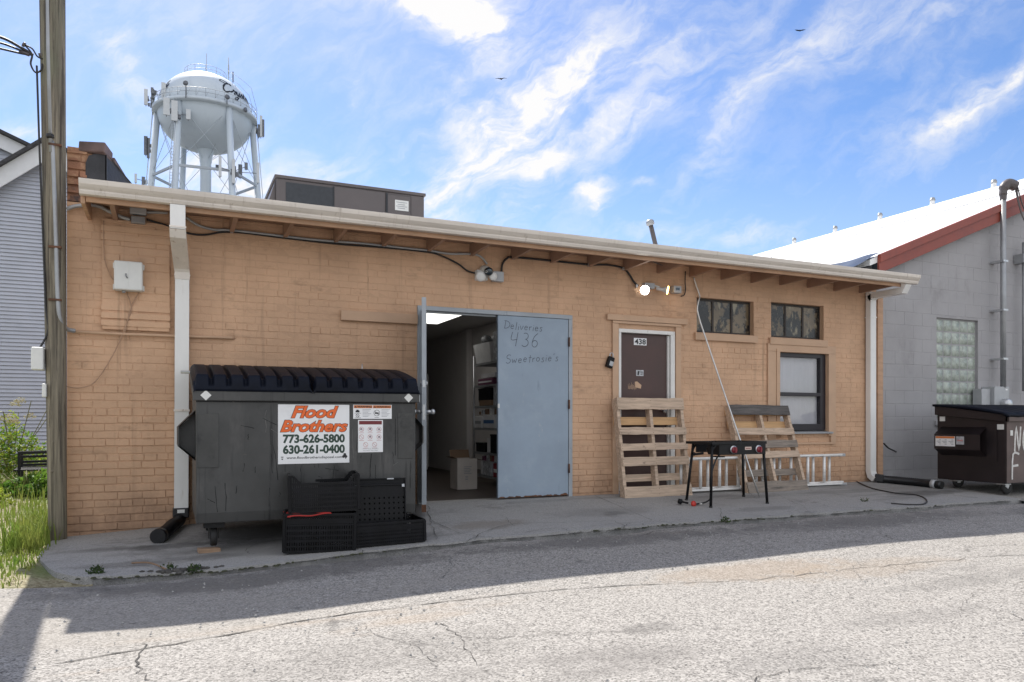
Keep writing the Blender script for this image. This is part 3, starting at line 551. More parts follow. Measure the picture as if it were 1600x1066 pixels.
for i in range(420):
    x = rm.choice([rm.uniform(-.7, 1.9), rm.uniform(3.4, 8.6), rm.uniform(-.5, .9), rm.uniform(3.6, 5.6)]); y = slab_edge(x) - rm.gauss(.0, .035); r = .004 + .02 * rm.random() ** 2.5; z = gz(x, -1.9) - .012
    ms.lathe([(r, 0), (r * .7, r * .35), (.001, r * .5)], 6, (x, y, z))
tag(ms.build('moss_line', 'moss'), kind='stuff')
gr = MB(); rg = random.Random(8)
for i in range(900):
    x = rg.uniform(-3.2, 8); y = -2.2 - abs(rg.gauss(0, 2.0)); r = rg.uniform(.003, .011)
    if y < -7.6: continue
    z = gz(x, y); a = rg.random(); gr.add([(x - r, y, z), (x, y - r * (.6 + a), z), (x + r, y, z + .002), (x, y + r, z), (x, y, z + r * 1.1)], [(0, 1, 4), (1, 2, 4), (2, 3, 4), (3, 0, 4)])
tag(gr.build('loose_gravel', 'concrete_old'), kind='stuff')
def lawn_z(x, y): return -.19 + .012 * min(max(0, y + 2.4), 14) + .02 * math.sin(x * 2.1) * math.sin(y * 1.7)
def ground_l(x, y): z = lawn_z(x, y); return z if y > .5 else min(z, gz(x, y) - .012 - (.03 if x > -.8 else 0)) - (.06 * max(0, -2.0 - y))
def lawn_f(u, v):
    y = -2.6 + 40 * v ** 1.8; xr = -.875 if y > 0 else -.5; x = xr - 26 * u ** 1.6; return (x, y, ground_l(x, y))
tag(grid_plane(lambda u, v: lawn_f(1 - u, v), 50, 60).build('verge', 'soil'), kind='structure')

# ================================================================ TAN BRICK BUILDING
B = thing('brick_building', 'low tan painted brick building with deep eaves, blue double doors and a brown door', 'building', (0, 0, 0))
HOLES = [(2.48, 4.42, -1, 2.18), (5.08, 5.93, -1, 2.056), (6.29, 7.25, 2.07, 2.53), (7.56, 8.54, 2.065, 2.55), (7.69, 8.60, .73, 1.86)]
XL, XR = -.866, 9.60
wm = wall_holes(MB(), XL, XR, -.35, 2.93, .0, .28, HOLES)
wm.box(XL, XL + .3, .285, 9, -.35, 3.0); wm.box(XR - .3, XR, .285, 9, -.35, 2.9); wm.box(XL + .305, XR - .305, 8.7, 9, -.35, 2.9)
wall = wm.build('wall', 'tan_joint', B)
rb = random.Random(21)
bm_ = bricks(MB(), XL, XR, -.26, 2.92, HOLES, .0715, .207, .007, 0, lambda x, z: .0028 + .0045 * max(0, min(1, (1.15 - z + (.5 if x < .1 else 0)) / 1.1)), rb, header=6, jit=.0020).build('brick_face', 'tan_brick', wall)
# raised patch of courses on the left, stepped at its foot
pm = MB(); pm.box(-.58, -.005, -.028, -.008, 1.775, 2.80); bricks(pm, -.58, -.005, 1.76, 2.80, [], .0715, .30, .006, -.028, .005, random.Random(2), jit=.003)
for k, (z, d) in enumerate([(1.80, .042), (1.87, .046), (1.945, .040), (2.60, .040), (2.68, .044)]): pm.box(-.585, -.001, -d - .004, -.010, z, z + .052)
pm.build('brick_patch', 'tan_brick', wall)
# parapet at the left end, bare brick, tar flashing and coping
pp = MB(); pp.prism([(.012, 2.93), (.012, 3.40), (.5, 3.28), (1.1, 3.24), (3.2, 3.20), (3.2, 2.93)], lambda y, z: (XL, y, z), lambda y, z: (XL + .31 + .2 * min(1, y / .5), y, z))
bricks(pp, XL, -.70, 2.93, 3.44, [], .0745, .21, .012, .012, .016, random.Random(4), jit=.009, top=lambda x: 3.47 + .02 * math.sin(x * 40))
par = pp.build('parapet', 'bare_brick', B)
tf = MB(); tf.prism([(-.715, 2.94), (-.715, 3.30), (-.69, 3.37), (-.64, 3.395), (-.545, 3.40), (-.545, 2.94)], lambda x, z: (x, -.012, z), lambda x, z: (x, .011, z))
tf.prism([(-.012, 2.94), (-.012, 3.41), (.5, 3.29), (1.1, 3.25), (3.2, 3.21), (3.2, 2.94)], lambda y, z: (XL + .312 + .2 * min(1, max(0, y) / .5), y, z), lambda y, z: (XL + .325 + .2 * min(1, max(0, y) / .5), y, z)); tf.build('flashing', 'tar', par)
cp = MB(); cp.bar((-.665, -.03, 3.455), (-.61, .16, 3.42), .23, .10); cp.bar((-.60, .17, 3.41), (-.50, .52, 3.31), .24, .05); cp.bar((-.52, .9, 3.285), (-.52, 1.4, 3.27), .26, .07); cp.bar((-.52, 1.6, 3.26), (-.52, 3.2, 3.22), .30, .05)
cp.build('coping', 'coping_tile', par, bevel=.010)
# roof, soffit, rafters, fascia
MB().prism([(-.60, 2.935), (-.60, 2.955), (9.1, 3.12), (9.1, 3.10)], lambda y, z: (-.50, y, z), lambda y, z: (XR + .02, y, z)).build('roof', 'roof_membrane', B)
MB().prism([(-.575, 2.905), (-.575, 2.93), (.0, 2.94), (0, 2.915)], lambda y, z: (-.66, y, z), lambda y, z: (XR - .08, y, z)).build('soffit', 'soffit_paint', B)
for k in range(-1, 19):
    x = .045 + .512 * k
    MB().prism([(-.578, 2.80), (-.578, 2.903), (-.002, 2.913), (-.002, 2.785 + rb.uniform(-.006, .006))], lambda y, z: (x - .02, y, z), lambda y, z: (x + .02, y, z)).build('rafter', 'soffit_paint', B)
MB().box(-.70, -.665, -.60, .0, 2.775, 2.935).build('barge_board', 'tan_wood', B, bevel=.004)
MB().box(-.66, 9.54, -.605, -.58, 2.793, 2.935).build('fascia', 'tan_wood', B, bevel=.003)
prof = [(-.612, 2.955), (-.612, 2.808), (-.665, 2.800), (-.690, 2.806), (-.700, 2.835), (-.698, 2.850), (-.716, 2.872), (-.734, 2.900), (-.738, 2.935), (-.738, 2.952), (-.726, 2.952), (-.726, 2.934), (-.720, 2.905), (-.700, 2.876), (-.686, 2.855), (-.686, 2.838), (-.680, 2.818), (-.62, 2.818), (-.618, 2.955)]
prof = [(a, 2.957 - (2.955 - b) * .82) for a, b in prof]
gt = MB(); gt.sweep_x(prof, -.70, 9.60); inner = [(a, 2.957 - (2.955 - b) * .82) for a, b in [(-.612, 2.955), (-.612, 2.808), (-.665, 2.800), (-.690, 2.806), (-.700, 2.835), (-.716, 2.872), (-.738, 2.935), (-.738, 2.952)]]
gt.sweep_x(inner, -.703, -.7005); gt.sweep_x(inner, 9.6005, 9.603)
gut = gt.build('gutter', 'gutter_metal', B)
lp = MB()
for x in (1.9, 4.9, 7.6, 9.2): lp.sweep_x([(a - .002 if a < -.65 else a, b + (.001 if b > 2.9 else -.001)) for a, b in prof], x, x + .05)
lp.build('seam', 'gutter_metal', gut)
def rect_spout(mb, pts, w, d):
    """rectangular pipe along points lying in a plane x = const"""
    m = len(pts); vs = []
    for i, p in enumerate(pts):
        p = Vector(p); t = (Vector(pts[min(i + 1, m - 1)]) - Vector(pts[max(i - 1, 0)])).normalized(); x = Vector((1, 0, 0)); y = x.cross(t).normalized()
        for k, (a, b) in enumerate(((-1, -1), (-.33, -1), (-.28, -.93), (.28, -.93), (.33, -1), (1, -1), (1, 1), (-1, 1))): vs.append(p + x * (a * w / 2) - y * (b * d / 2))
    n = 8; fs = []
    for i in range(m - 1):
        for k in range(n): fs.append((i * n + k, i * n + (k + 1) % n, (i + 1) * n + (k + 1) % n, (i + 1) * n + k))
    fs += [tuple(range(n)), tuple(range((m - 1) * n, m * n))[::-1]]
    return mb.add(vs, fs)
# left downspout: straight drop, offset back to the wall, long pipe
dl = rect_spout(MB(), [(.060, -.655, 2.828), (.060, -.655, 2.615)], .125, .085).build('downspout', 'spout_metal', B)
rect_spout(MB(), [(.060, -.655, 2.63), (.062, -.63, 2.585), (.098, -.13, 2.40), (.104, -.085, 2.35), (.104, -.08, 2.27)], .133, .092).build('elbow', 'spout_worn', dl)
rect_spout(MB(), [(.104, -.075, 2.29), (.10, -.072, 1.2), (.095, -.078, .03)], .125, .088).build('pipe', 'spout_metal', dl)
bd = MB(); bd.box(.060 - .069, .060 + .069, -.703, -.607, 2.625, 2.64); bd.box(.034, .174, -.128, -.024, 2.30, 2.315); bd.box(.03, .17, -.126, -.024, 1.0, 1.02); bd.build('strap', 'spout_worn', dl)
dr = rect_spout(MB(), [(9.41, -.07, 2.80), (9.41, -.07, .16), (9.415, -.09, .09), (9.44, -.14, .045)], .115, .085).build('downspout', 'spout_metal', B)
MB().box(9.34, 9.48, -.118, -.02, 2.42, 2.435).build('strap', 'spout_metal', dr)
rect_spout(MB(), [(9.41, -.655, 2.828), (9.41, -.62, 2.74), (9.41, -.14, 2.74), (9.41, -.07, 2.70)], .115, .085).build('elbow', 'spout_metal', dr)
# trims
MB().box(1.637, 2.475, -.045, -.008, 1.97, 2.075).build('lintel', 'tan_trim', B, bevel=.004)
t = MB(); t.box(4.985, 5.072, -.03, -.008, -.01, 2.115); t.box(5.938, 6.02, -.03, -.008, -.01, 2.115); t.box(4.985, 6.02, -.032, -.008, 2.118, 2.150); t.box(4.90, 6.11, -.045, -.008, 2.153, 2.225); t.build('door_trim', 'tan_trim', B, bevel=.003)
t = MB(); t.box(7.48, 7.625, -.03, -.008, .60, 1.865); t.box(8.655, 8.75, -.03, -.008, .60, 1.865); t.box(7.48, 8.75, -.03, -.008, 1.867, 1.975); t.box(7.48, 8.75, -.03, -.008, .57, .598)
t.box(7.627, 7.688, -.04, .05, .69, 1.862); t.box(8.602, 8.653, -.04, .05, .69, 1.862); t.box(7.627, 8.653, -.04, .05, 1.80 + .062, 1.90); t.build('window_trim', 'tan_trim', B, bevel=.003)
# sash window
wf = MB(); X0, X1 = 7.69, 8.60
for a, b in ((X0, X0 + .05), (X1 - .10, X1)): wf.box(a, b, .02, .10, .77, 1.86)
wf.box(X0 + .05, X1 - .10, .02, .10, 1.80, 1.86); wf.box(X0 + .05, X1 - .10, .02, .10, .772, .86); wf.box(X0 + .05, X1 - .10, .01, .09, 1.255, 1.305)
win = wf.build('window', 'window_dark', B, bevel=.004)
p_ = MB().box(X0 + .05, X1 - .10, .066, .07, .86, 1.255); p_.box(X0 + .05, X1 - .10, .056, .06, 1.305, 1.80); p_.build('pane', 'pane_glass', win)
bl = MB(); rr = random.Random(3)
for i in range(12):
    a = X0 + .03 + i * .0697; bl.add([(a, .082 + .008 * (i % 2), .80), (a + .0697, .082 + .008 * ((i + 1) % 2), .80), (a + .0697, .082 + .008 * ((i + 1) % 2), 1.84), (a, .082 + .008 * (i % 2), 1.84)], [(0, 1, 2, 3)], True)
bl.box(X0 + .03, X1 - .03, .15, .16, .75, 1.86); bl.build('curtain', 'blind_white', win)
MB().prism([(-.07, .722), (-.07, .745), (.10, .772), (.10, .722)], lambda y, z: (7.63, y, z), lambda y, z: (8.66, y, z)).build('sill', 'grey_metal', win, bevel=.003)
# high transom windows
for (x0, x1, z0, z1) in HOLES[2:4]:
    f = MB(); gx1 = x1 - .0; ww = (x1 - x0) / 3
    for i in range(4): f.box(x0 + ww * i - .016 + (.016 if i == 0 else 0), x0 + ww * i + .016 - (.016 if i == 3 else 0), .070, .100, z0, z1)
    f.box(x0, x1, .071, .099, z0, z0 + .03); f.box(x0, x1, .071, .099, z1 - .03, z1); wn_ = f.build('transom_window', 'steel_sash', B)
    MB().box(x0 + .001, x1 - .001, .080, .090, z0 + .01, z1 - .01).build('pane', 'dirty_glass', wn_)
    MB().prism([(-.045, z0 - .105), (-.045, z0 - .012), (.068, z0 + .004), (.068, z0 - .004), (-.006, z0 - .03), (-.006, z0 - .105)], lambda y, z: (x0 - .05, y, z), lambda y, z: (x1 + .04, y, z)).build('sill', 'tan_trim', wn_, bevel=.004)
# blue double door
fr = MB(); fr.box(2.48, 2.53, -.025, .10, -.02, 2.13); fr.box(4.37, 4.42, -.025, .10, -.02, 2.13); fr.box(2.48, 4.42, -.025, .10, 2.131, 2.18); fr.box(2.53, 3.44, .03, .05, 2.11, 2.1305)
frame = fr.build('door_frame', 'frame_blue', B, bevel=.003)
MB().box(2.535, 4.365, -.03, .26, -.06, -.012).build('threshold', 'concrete_old', B, bevel=.006)
d2 = MB().box(3.445, 4.364, -.02, .022, .012, 2.126).build('door', 'door_blue', B, bevel=.003); d2['label'] = 'closed blue steel leaf with handwriting'
rs = MB(); rr = random.Random(4); zz = [.016 + .018 * rr.random() ** 2 + .012 * (math.sin(i * .7) > .6) for i in range(41)]
rs.add([(3.447 + .0228 * i, -.0208, .0125) for i in range(41)] + [(3.447 + .0228 * i, -.0208, zz[i]) for i in range(41)], [(i, i + 1, 42 + i, 41 + i) for i in range(40)]); rs.build('rust', 'rust', d2)
hg = MB()
for z in (.28, 1.05, 1.80): hg.tube([(4.368, -.034, z), (4.368, -.034, z + .11)], .011, 8)
hg.build('hinge', 'rust', d2)
MB().box(3.443, 3.462, -.0235, .0, 1.055, 1.105).build('strike_plate', 'ivory_plastic', d2)
pw = MB(); ux = Vector((1, 0, -.02)).normalized(); uz = Vector((0, 0, 1))
pen_on(pw, 'Deliveries', W(787, 514, -.0212), ux, uz, .095, .007, .08, seed=2); pen_on(pw, '436', W(797, 541, -.0212), ux, uz, .165, .008, .16, seed=5); pen_on(pw, "Sweetrosie's", W(790, 568, -.0212), Vector((1, 0, .07)).normalized(), uz, .10, .007, .11, seed=9)
pw.build('handwriting', 'ink_pen', d2)
# open leaf
hx, hy = 2.555, -.03; ex, ey = 2.272, -.895; dv = Vector((ex - hx, ey - hy, 0)); L = dv.length; dv.normalize(); nv = Vector((dv.y, -dv.x, 0))
P = lambda a, n, z: Vector((hx, hy, z)) + dv * a + nv * n
def lbox(mb, a0, a1, n0, n1, z0, z1):
    return mb.add([P(a0, n0, z0), P(a1, n0, z0), P(a1, n1, z0), P(a0, n1, z0), P(a0, n0, z1), P(a1, n0, z1), P(a1, n1, z1), P(a0, n1, z1)], [(0, 3, 2, 1), (4, 5, 6, 7), (0, 1, 5, 4), (1, 2, 6, 5), (2, 3, 7, 6), (3, 0, 4, 7)])
d1 = lbox(MB(), 0, L, -.022, .022, .012, 2.126).build('door', 'frame_blue', B, bevel=.003); d1['label'] = 'steel leaf swung open towards the alley'
hd = MB()
for s in (-1, 1):
    hd.tube([P(L - .07, s * .022, 1.0), P(L - .07, s * .07, 1.0)], .018, 10); hd.lathe([(.001, 0), (.022, .004), (.029, .02), (.022, .036), (.001, .042)], 12, P(L - .07, s * .068, 1.0), nv * s)
    hd.tube([P(L - .07, s * .022, 1.28), P(L - .07, s * .034, 1.28)], .026, 12)
hd.build('handle', 'galv', d1)
lt = lbox(MB(), L - .0, L + .002, -.012, .012, .92, 1.07); lbox(lt, L, L + .002, -.013, .013, 1.24, 1.31); lt.build('latch_plate', 'galv', d1)
rs = lbox(MB(), L - .01, L + .0015, -.0225, .0225, .010, .085); rs.build('rust', 'rust', d1)
# brown door 438
f = MB()
for a, b in ((5.08, 5.115), (5.865, 5.93)): f.box(a, b, -.02, .07, -.0, 2.01)
f.box(5.08, 5.93, -.02, .07, 2.011, 2.056); f.box(5.84, 5.863, .015, .07, .0, 2.0); f.build('door_frame', 'white_paint', B, bevel=.003)
d3 = MB().box(5.117, 5.838, .035, .078, .012, 2.006).build('door', 'door_brown', B, bevel=.003); d3['label'] = 'worn dark brown door numbered 438'
MB().lathe([(.012, 0), (.012, .03), (.026, .036), (.030, .05), (.024, .064), (.001, .07)], 16, (5.775, .035, 1.035), (0, -1, 0)).build('handle', 'galv', d3)
pl = MB().box(5.335, 5.525, .031, .036, 1.865, 1.955).build('number_plate', 'sign_white', d3)
text_on(MB(), '438', (5.345, .0300, 1.875), (1, 0, 0), (0, 0, 1), .17, .07, .03).build('number', 'ink_black', d3)
st = MB().box(5.37, 5.48, .032, .0355, 1.475, 1.55).build('sticker', 'film', d3)
sm = MB(); sm.add([(5.385, .0312, 1.485), (5.41, .0312, 1.485), (5.42, .0312, 1.535), (5.395, .0312, 1.54)], [(0, 1, 2, 3)]); sm.box(5.43, 5.47, .0311, .0318, 1.525, 1.532); sm.box(5.43, 5.47, .0311, .0318, 1.51, 1.517); sm.box(5.43, 5.465, .0311, .0318, 1.49, 1.497); sm.build('sticker_mark', 'ink_black', d3)
ws = MB(); ws.add([(5.36, .0342, 1.33), (5.44, .0342, 1.315), (5.45, .0342, 1.36), (5.385, .0342, 1.405), (5.35, .0342, 1.40)], [(0, 1, 2, 3, 4)])
for i in range(16): a = 5.25 + .008 * i; ws.box(a, a + .003, .0340, .0345, 1.30 + .02 * rr.random(), 1.34 + .05 * rr.random())
ws.build('scrape', 'tan_trim', d3)
# room behind the doors
rm_ = MB(); rm_.box(1.3, 4.75, .285, 8.5, -.08, -.014); fl = rm_.build('floor', 'room_floor', B)
MB().box(1.3, 4.75, .285, 8.5, 2.46, 2.50).build('ceiling', 'room_ceiling', B)
wl = MB(); wl.box(4.66, 4.75, .285, 8.5, -.01, 2.455); wl.box(1.3, 1.4, .285, 8.5, -.01, 2.455); wl.box(1.405, 4.655, 8.2, 8.3, -.01, 2.455); wl.box(4.56, 4.655, 3.9, 4.0, -.01, 2.455); iw = wl.build('inner_wall', 'room_wall', B)
MB().box(4.64, 4.658, .29, 3.88, -.01, .10).build('baseboard', 'baseboard', iw)
# right of both windows: dark backing so the inside reads as a room
MB().box(6.0, 9.2, 2.4, 2.5, -.01, 2.8).build('inner_wall', 'room_wall', B)

# brown filler post between the two buildings
o = MB().box(9.605, 9.715, -.03, .25, -.05, 2.76).build('filler_post', 'tan_wood', None, bevel=.004, origin=(9.66, .1, 0)); tag(o, 'tall brown wooden board closing the gap between tan and grey buildings', 'post')

# ================================================================ GREY BLOCK BUILDING (right)
Nb = thing('block_building', 'grey painted concrete block building with a white gable roof and red fascia', 'building', (16.8, .1, 0))
gx0, apx, zr0, sl = 9.72, 16.84, 3.28, .385
rz = lambda x: zr0 + sl * (x - 9.64) if x <= apx else zr0 + sl * (apx - 9.64) - sl * (x - apx)
x9 = 2 * apx - 9.64
GH = [(11.07, 12.07, .93, 2.545)]
yb = .10
wl = wall_holes(MB(), gx0, x9, -.4, 3.2, yb, yb + .2, GH)
wl.prism([(gx0, 3.2), (x9, 3.2), (x9, rz(x9) - .05), (apx, rz(apx) - .05), (gx0, rz(gx0) - .05)], lambda x, z: (x, yb, z), lambda x, z: (x, yb + .2, z))
wl.box(gx0, gx0 + .2, yb + .205, 30, -.4, 3.2); wl.box(x9 - .2, x9, yb + .205, 30, -.4, 3.2); wl.box(gx0, x9, 29.8, 30.0, -.4, 3.2)
gw = wl.build('wall', 'grey_joint', Nb)
bricks(MB(), gx0, 18.2, -.26, 6.2, GH, .2032, .4064, .005, yb, .0022, random.Random(31), jit=.0008, top=lambda x: rz(x + .2) - .1).build('block_face', 'grey_block', gw)
rf = MB(); rf.prism([(9.45, rz(9.45)), (apx, rz(apx)), (x9 + .2, rz(x9 + .2)), (x9 + .2, rz(x9 + .2) + .09), (apx, rz(apx) + .09), (9.45, rz(9.45) + .09)], lambda x, z: (x, yb - .12, z), lambda x, z: (x, 30.1, z))
roofN = rf.build('roof', 'white_roof', Nb)
sm = MB()
for k in range(1): sm.bar((14.2 + k * 1.9, yb + .1, rz(14.2) + .093), (14.2, 30, rz(14.2) + .093), .06, .008)
sm.build('roof_seam', 'white_roof', roofN)
fs = MB()
for sgn, xa, xb in ((1, 9.60, apx), (-1, x9 + .1, apx)):
    for (o0, o1, yy) in ((-.17, -.005, -.155), (-.005, .115, -.185)):
        fs.prism([(xa, rz(xa) + o0), (xb, rz(xb) + o0), (xb, rz(xb) + o1), (xa, rz(xa) + o1)], lambda x, z: (x, yb + yy, z), lambda x, z: (x, yb - .121, z))
fs.build('fascia', 'red_fascia', Nb, bevel=.004)
gb = MB(); rr = random.Random(6)
for i in range(5):
    for j in range(8):
        a = 11.085 + i * .196; b = .945 + j * .199; cx = a + .09; cz = b + .092
        gb.add([(a, yb + .045, b), (a + .184, yb + .045, b), (a + .184, yb + .045, b + .187), (a, yb + .045, b + .187), (a + .02, yb + .025, b + .02), (a + .164, yb + .025, b + .02), (a + .164, yb + .025, b + .167), (a + .02, yb + .025, b + .167), (cx, yb + .036 + rr.uniform(-.004, .004), cz)],
               [(0, 1, 5, 4), (1, 2, 6, 5), (2, 3, 7, 6), (3, 0, 4, 7), (4, 5, 8), (5, 6, 8), (6, 7, 8), (7, 4, 8)], True)
gwn = MB().box(11.07, 12.07, yb + .04, yb + .10, .93, 2.545).build('window', 'grey_joint', Nb); gb.build('glass_block', 'glass_block', gwn)
MB().prism([(-.03, .83), (-.03, .90), (.05, .928), (.05, .83)], lambda y, z: (11.02, yb + y, z), lambda y, z: (12.12, yb + y, z)).build('sill', 'grey_block', gwn)
# vents along the ridge
proto = None
for i, (px, py) in enumerate([(1241, 388), (1305, 370), (1375, 349), (1457, 325), (1553, 297)]):
    u = (px - 800) / F; yv = apx * (C - S * u) / (S + C * u) - CD; zb = rz(apx) + .05
    lab = ['small grey roof vent on the white ridge, farthest from the red fascia', 'small grey roof vent on the white ridge, second from the far end', 'small grey roof vent on the white ridge, middle of the five', 'small grey roof vent on the white ridge, second nearest the pipe mast', 'small grey roof vent on the white ridge, largest and nearest the pipe mast'][i]
    if proto is None:
        proto = thing('roof_vent', lab, 'vent', (apx, yv, zb), 'vents along the white ridge', local=True)
        MB().lathe([(.08, 0), (.07, .02), (.055, .04), (.05, .13)], 14).build('base', 'white_roof', proto)
        MB().lathe([(.05, .125), (.066, .13), (.066, .155), (.055, .165), (.055, .19), (.04, .205), (.001, .21)], 14).build('cap', 'grey_metal', proto)
    else: dup(proto, (apx, yv, zb), (0, 0, 0), lab)
# dark membrane where the white roof meets the tan roof
v = thing('tarp', 'dark shiny sheeting over the low corner of the white roof', 'tarp', (9.5, .5, 3.2))
def tp(u, w): x = 9.66 - .9 * u; y = -.05 + 2.3 * w; return (x, y, max(2.97 + .018 * y + .02, rz(9.66) + .13 - .40 * u - .05 * w) + .012 * math.sin(9 * u + 5 * w) + .012 * math.sin(17 * w))
grid_plane(tp, 16, 24).build('sheet', 'tarp', v)
MB().box(9.60, 9.72, -.04, .09, 2.90, 3.30).build('corner_wrap', 'tarp', v, bevel=.02)
# service mast, meter
v = thing('service_mast', 'grey electric service pipe with weatherhead rising past the red fascia', 'pipe', (12.5, 0, 1.45))
MB().tube([(12.5, -.09, 1.45), (12.5, -.09, 4.55)], .042, 12).build('pipe', 'grey_metal', v)
hd = MB(); hd.lathe([(.05, 0), (.055, .10)], 12, (12.5, -.09, 4.52)); hd.tube(spline([(12.49, -.09, 4.60), (12.51, -.10, 4.72), (12.58, -.13, 4.78), (12.70, -.17, 4.74)]), [.06] * 5 + [.08] * 6 + [.085] * 7 + [.05], 12); hd.build('weatherhead', 'unit_brown', v)
wr = MB()
for k, (dx, dz) in enumerate([(.16, -.55), (.34, -.75), (.55, -.62)]): wr.tube(spline([(12.68, -.17 - .02 * k, 4.72), (12.68 + dx * .35, -.2, 4.72 + dz * .55), (12.70 + dx, -.22, 4.72 + dz), (13.2 + .1 * k, -.2, 4.0 - .1 * k), (13.22 + .1 * k, -.05, 3.2)], 6), .011, 6)
wr.build('cable', 'unit_brown', v)
sp = MB()
for z in (1.9, 2.7, 3.5): sp.box(12.44, 12.56, -.135, .10, z, z + .03)
sp.build('strap', 'galv', v)
v = thing('electric_meter', 'grey meter box with round glass dial above the maroon dumpster', 'meter', (12.3, 0, 1.0))
MB().box(12.02, 12.24, -.06, .095, .95, 1.42).build('cabinet', 'zinc_box', v, bevel=.008); MB().box(12.245, 12.62, -.12, .095, 1.0, 1.46).build('box', 'zinc_box', v, bevel=.008)
MB().lathe([(.085, 0), (.085, .05), (.075, .10), (.05, .115), (.001, .118)], 20, (12.47, -.121, 1.18), (0, -1, 0)).build('dial', 'galv', v)
MB().box(12.52, 12.57, -.1235, -.12, 1.40, 1.425).build('label', 'sign_white', v)
bpy.data.objects['service_mast'].location.x -= .08; bpy.data.objects['electric_meter'].location.x -= .09
v = thing('wall_conduit', 'thin grey pipe on block wall at the far right edge', 'pipe', (12.9, 0, 2)); MB().tube([(13.06, -.03, 1.4), (13.06, -.03, 3.9)], .03, 10).build('pipe', 'grey_metal', v); MB().box(12.98, 13.13, -.07, .09, 3.55, 3.70).build('bracket', 'grey_metal', v)
o = MB().tube(spline([W(1381, 693, .05), W(1388, 700, -.06), W(1396, 704, -.05), W(1400, 706, .07)]), .012, 8).build('cable_stub', 'cable_black', None, origin=W(1390, 700, 0)); tag(o, 'short black cable stub poking from grey block wall', 'cable')

# ================================================================ ROOF THINGS
ac = thing('rooftop_unit', 'boxy dark brown air conditioning unit standing on the tan building roof', 'air conditioner', (2.2, 3, 2.98))
ax0, ax1, ay0, ay1, az0, az1 = 1.23, 3.20, 2.0, 3.5, 3.05, 4.04
MB().box(ax0, ax1, ay0, ay1, az0, az1 - .03).build('casing', 'unit_brown', ac, bevel=.008)
MB().box(ax0 - .02, ax1 + .02, ay0 - .02, ay1 + .02, az1 - .03, az1 + .01).build('top', 'unit_brown', ac, bevel=.006)
MB().box(ax0 + .12, ax0 + .72, ay0 - .006, ay0 - .001, az0 + .05, az1 - .07).build('grille', 'unit_coil', ac)
pn = MB().box(ax0 + .735, ax0 + 1.42, ay0 - .012, ay0 - .001, az0 + .05, az1 - .05).box(ax0 + 1.45, ax1 - .20, ay0 - .022, ay0 - .001, az0 + .05, az1 - .07).box(ax1 - .19, ax1 - .01, ay0 - .008, ay0 - .001, az0, az1 - .04).build('panel', 'unit_brown', ac, bevel=.004)
MB().box(ax0 + 1.43, ax0 + 1.447, ay0 - .026, ay0 - .001, az0 + .05, az1 - .05).box(ax0 + .722, ax0 + .732, ay0 - .014, ay0 - .001, az0, az1 - .05).build('trim', 'unit_coil', ac)
MB().box(ax0 + 1.55, ax0 + 1.74, ay0 - .026, ay0 - .0225, az1 - .27, az1 - .13).build('label', 'ivory_plastic', ac)
tx = MB()
for k, z in enumerate((.155, .185, .21, .235)): tx.box(ax0 + 1.565 + .02 * (k % 2), ax0 + 1.72 - .03 * (k % 2), ay0 - .0275, ay0 - .0262, az1 - z - .008, az1 - z)
tx.build('label_print', 'ink_grey', ac)
MB().prism([(ay0 + .05, az1 - .05), (ay0 + .05, az0 + .1), (ay1 - .1, az0 + .1), (ay1 - .1, az1 - .05)], lambda y, z: (ax0 - .003, y, z), lambda y, z: (ax0 - .003 - max(0, (az1 - .05 - z)) * .30, y, z)).build('hood', 'unit_brown', ac)
p1 = W(1025, 386, .6); p0 = W(1016, 349, .6)
v = thing('vent_pipe', 'thin leaning dark metal flue with a capped top on the tan roof', 'pipe', (p1.x, .6, 2.97)); MB().tube([p1 - (p0 - p1) * .6, p0], .032, 10).build('pipe', 'unit_brown', v)
MB().lathe([(.034, -.03), (.055, -.02), (.055, .03), (.03, .05), (.001, .052)], 12, p0, p0 - p1).build('cap', 'grey_metal', v)

# ================================================================ WATER TOWER
TX, TY = 4.5, 105.3; ZR = 43.2; TR = 6.2; BT = 5.5; BB = 4.75
wt = thing('water_tower', 'pale blue white water tower with round tank on six legs and antennas', 'water tower', (TX, TY, 0))
prof = [(TR * math.cos(R(a)) ** .80, -BB * math.sin(R(a))) for a in range(90, -1, -6)] + [(TR * math.cos(R(a)) ** .86, BT * math.sin(R(a))) for a in range(6, 91, 6)]
prof = [(max(.001, r), z) for r, z in prof]
tank = MB().lathe(prof, 64, (TX, TY, ZR)).build('tank', 'tower_paint', wt)
ang0 = math.atan2(-(TY + CD), -TX)                        # towards the camera
def tpos(phi, r, z): a = ang0 + R(phi); return Vector((TX + r * math.cos(a), TY + r * math.sin(a), z))
rp = MB(); 
rp.lathe([(TR - .05, -.40), (TR + .62, -.35), (TR + .62, .10), (TR - .05, .12)], 64, (TX, TY, ZR))
ring = rp.build('balcony', 'tower_paint', wt)
rl = MB()
for h in (.55, 1.1): rl.tube([tpos(a, TR + .58, ZR + .1 + h) for a in range(0, 360, 6)], .035, 5, closed=True)
for a in range(0, 360, 10): rl.tube([tpos(a, TR + .58, ZR + .1), tpos(a, TR + .58, ZR + 1.2)], .035, 5); rl.tube([tpos(a, TR + .58, ZR + .1), tpos(a + 5, TR + .58, ZR + 1.2)], .015, 4)
rl.build('railing', 'tower_steel', ring)
tr_ = MB(); zt = ZR + BT
for h in (.5, 1.0): tr_.tube([tpos(a, 2.7, zt - .45 + h) for a in range(0, 360, 10)], .035, 5, closed=True)
for a in range(0, 360, 30): tr_.tube([tpos(a, 2.7, zt - .7), tpos(a, 2.7, zt + .6)], .035, 5)
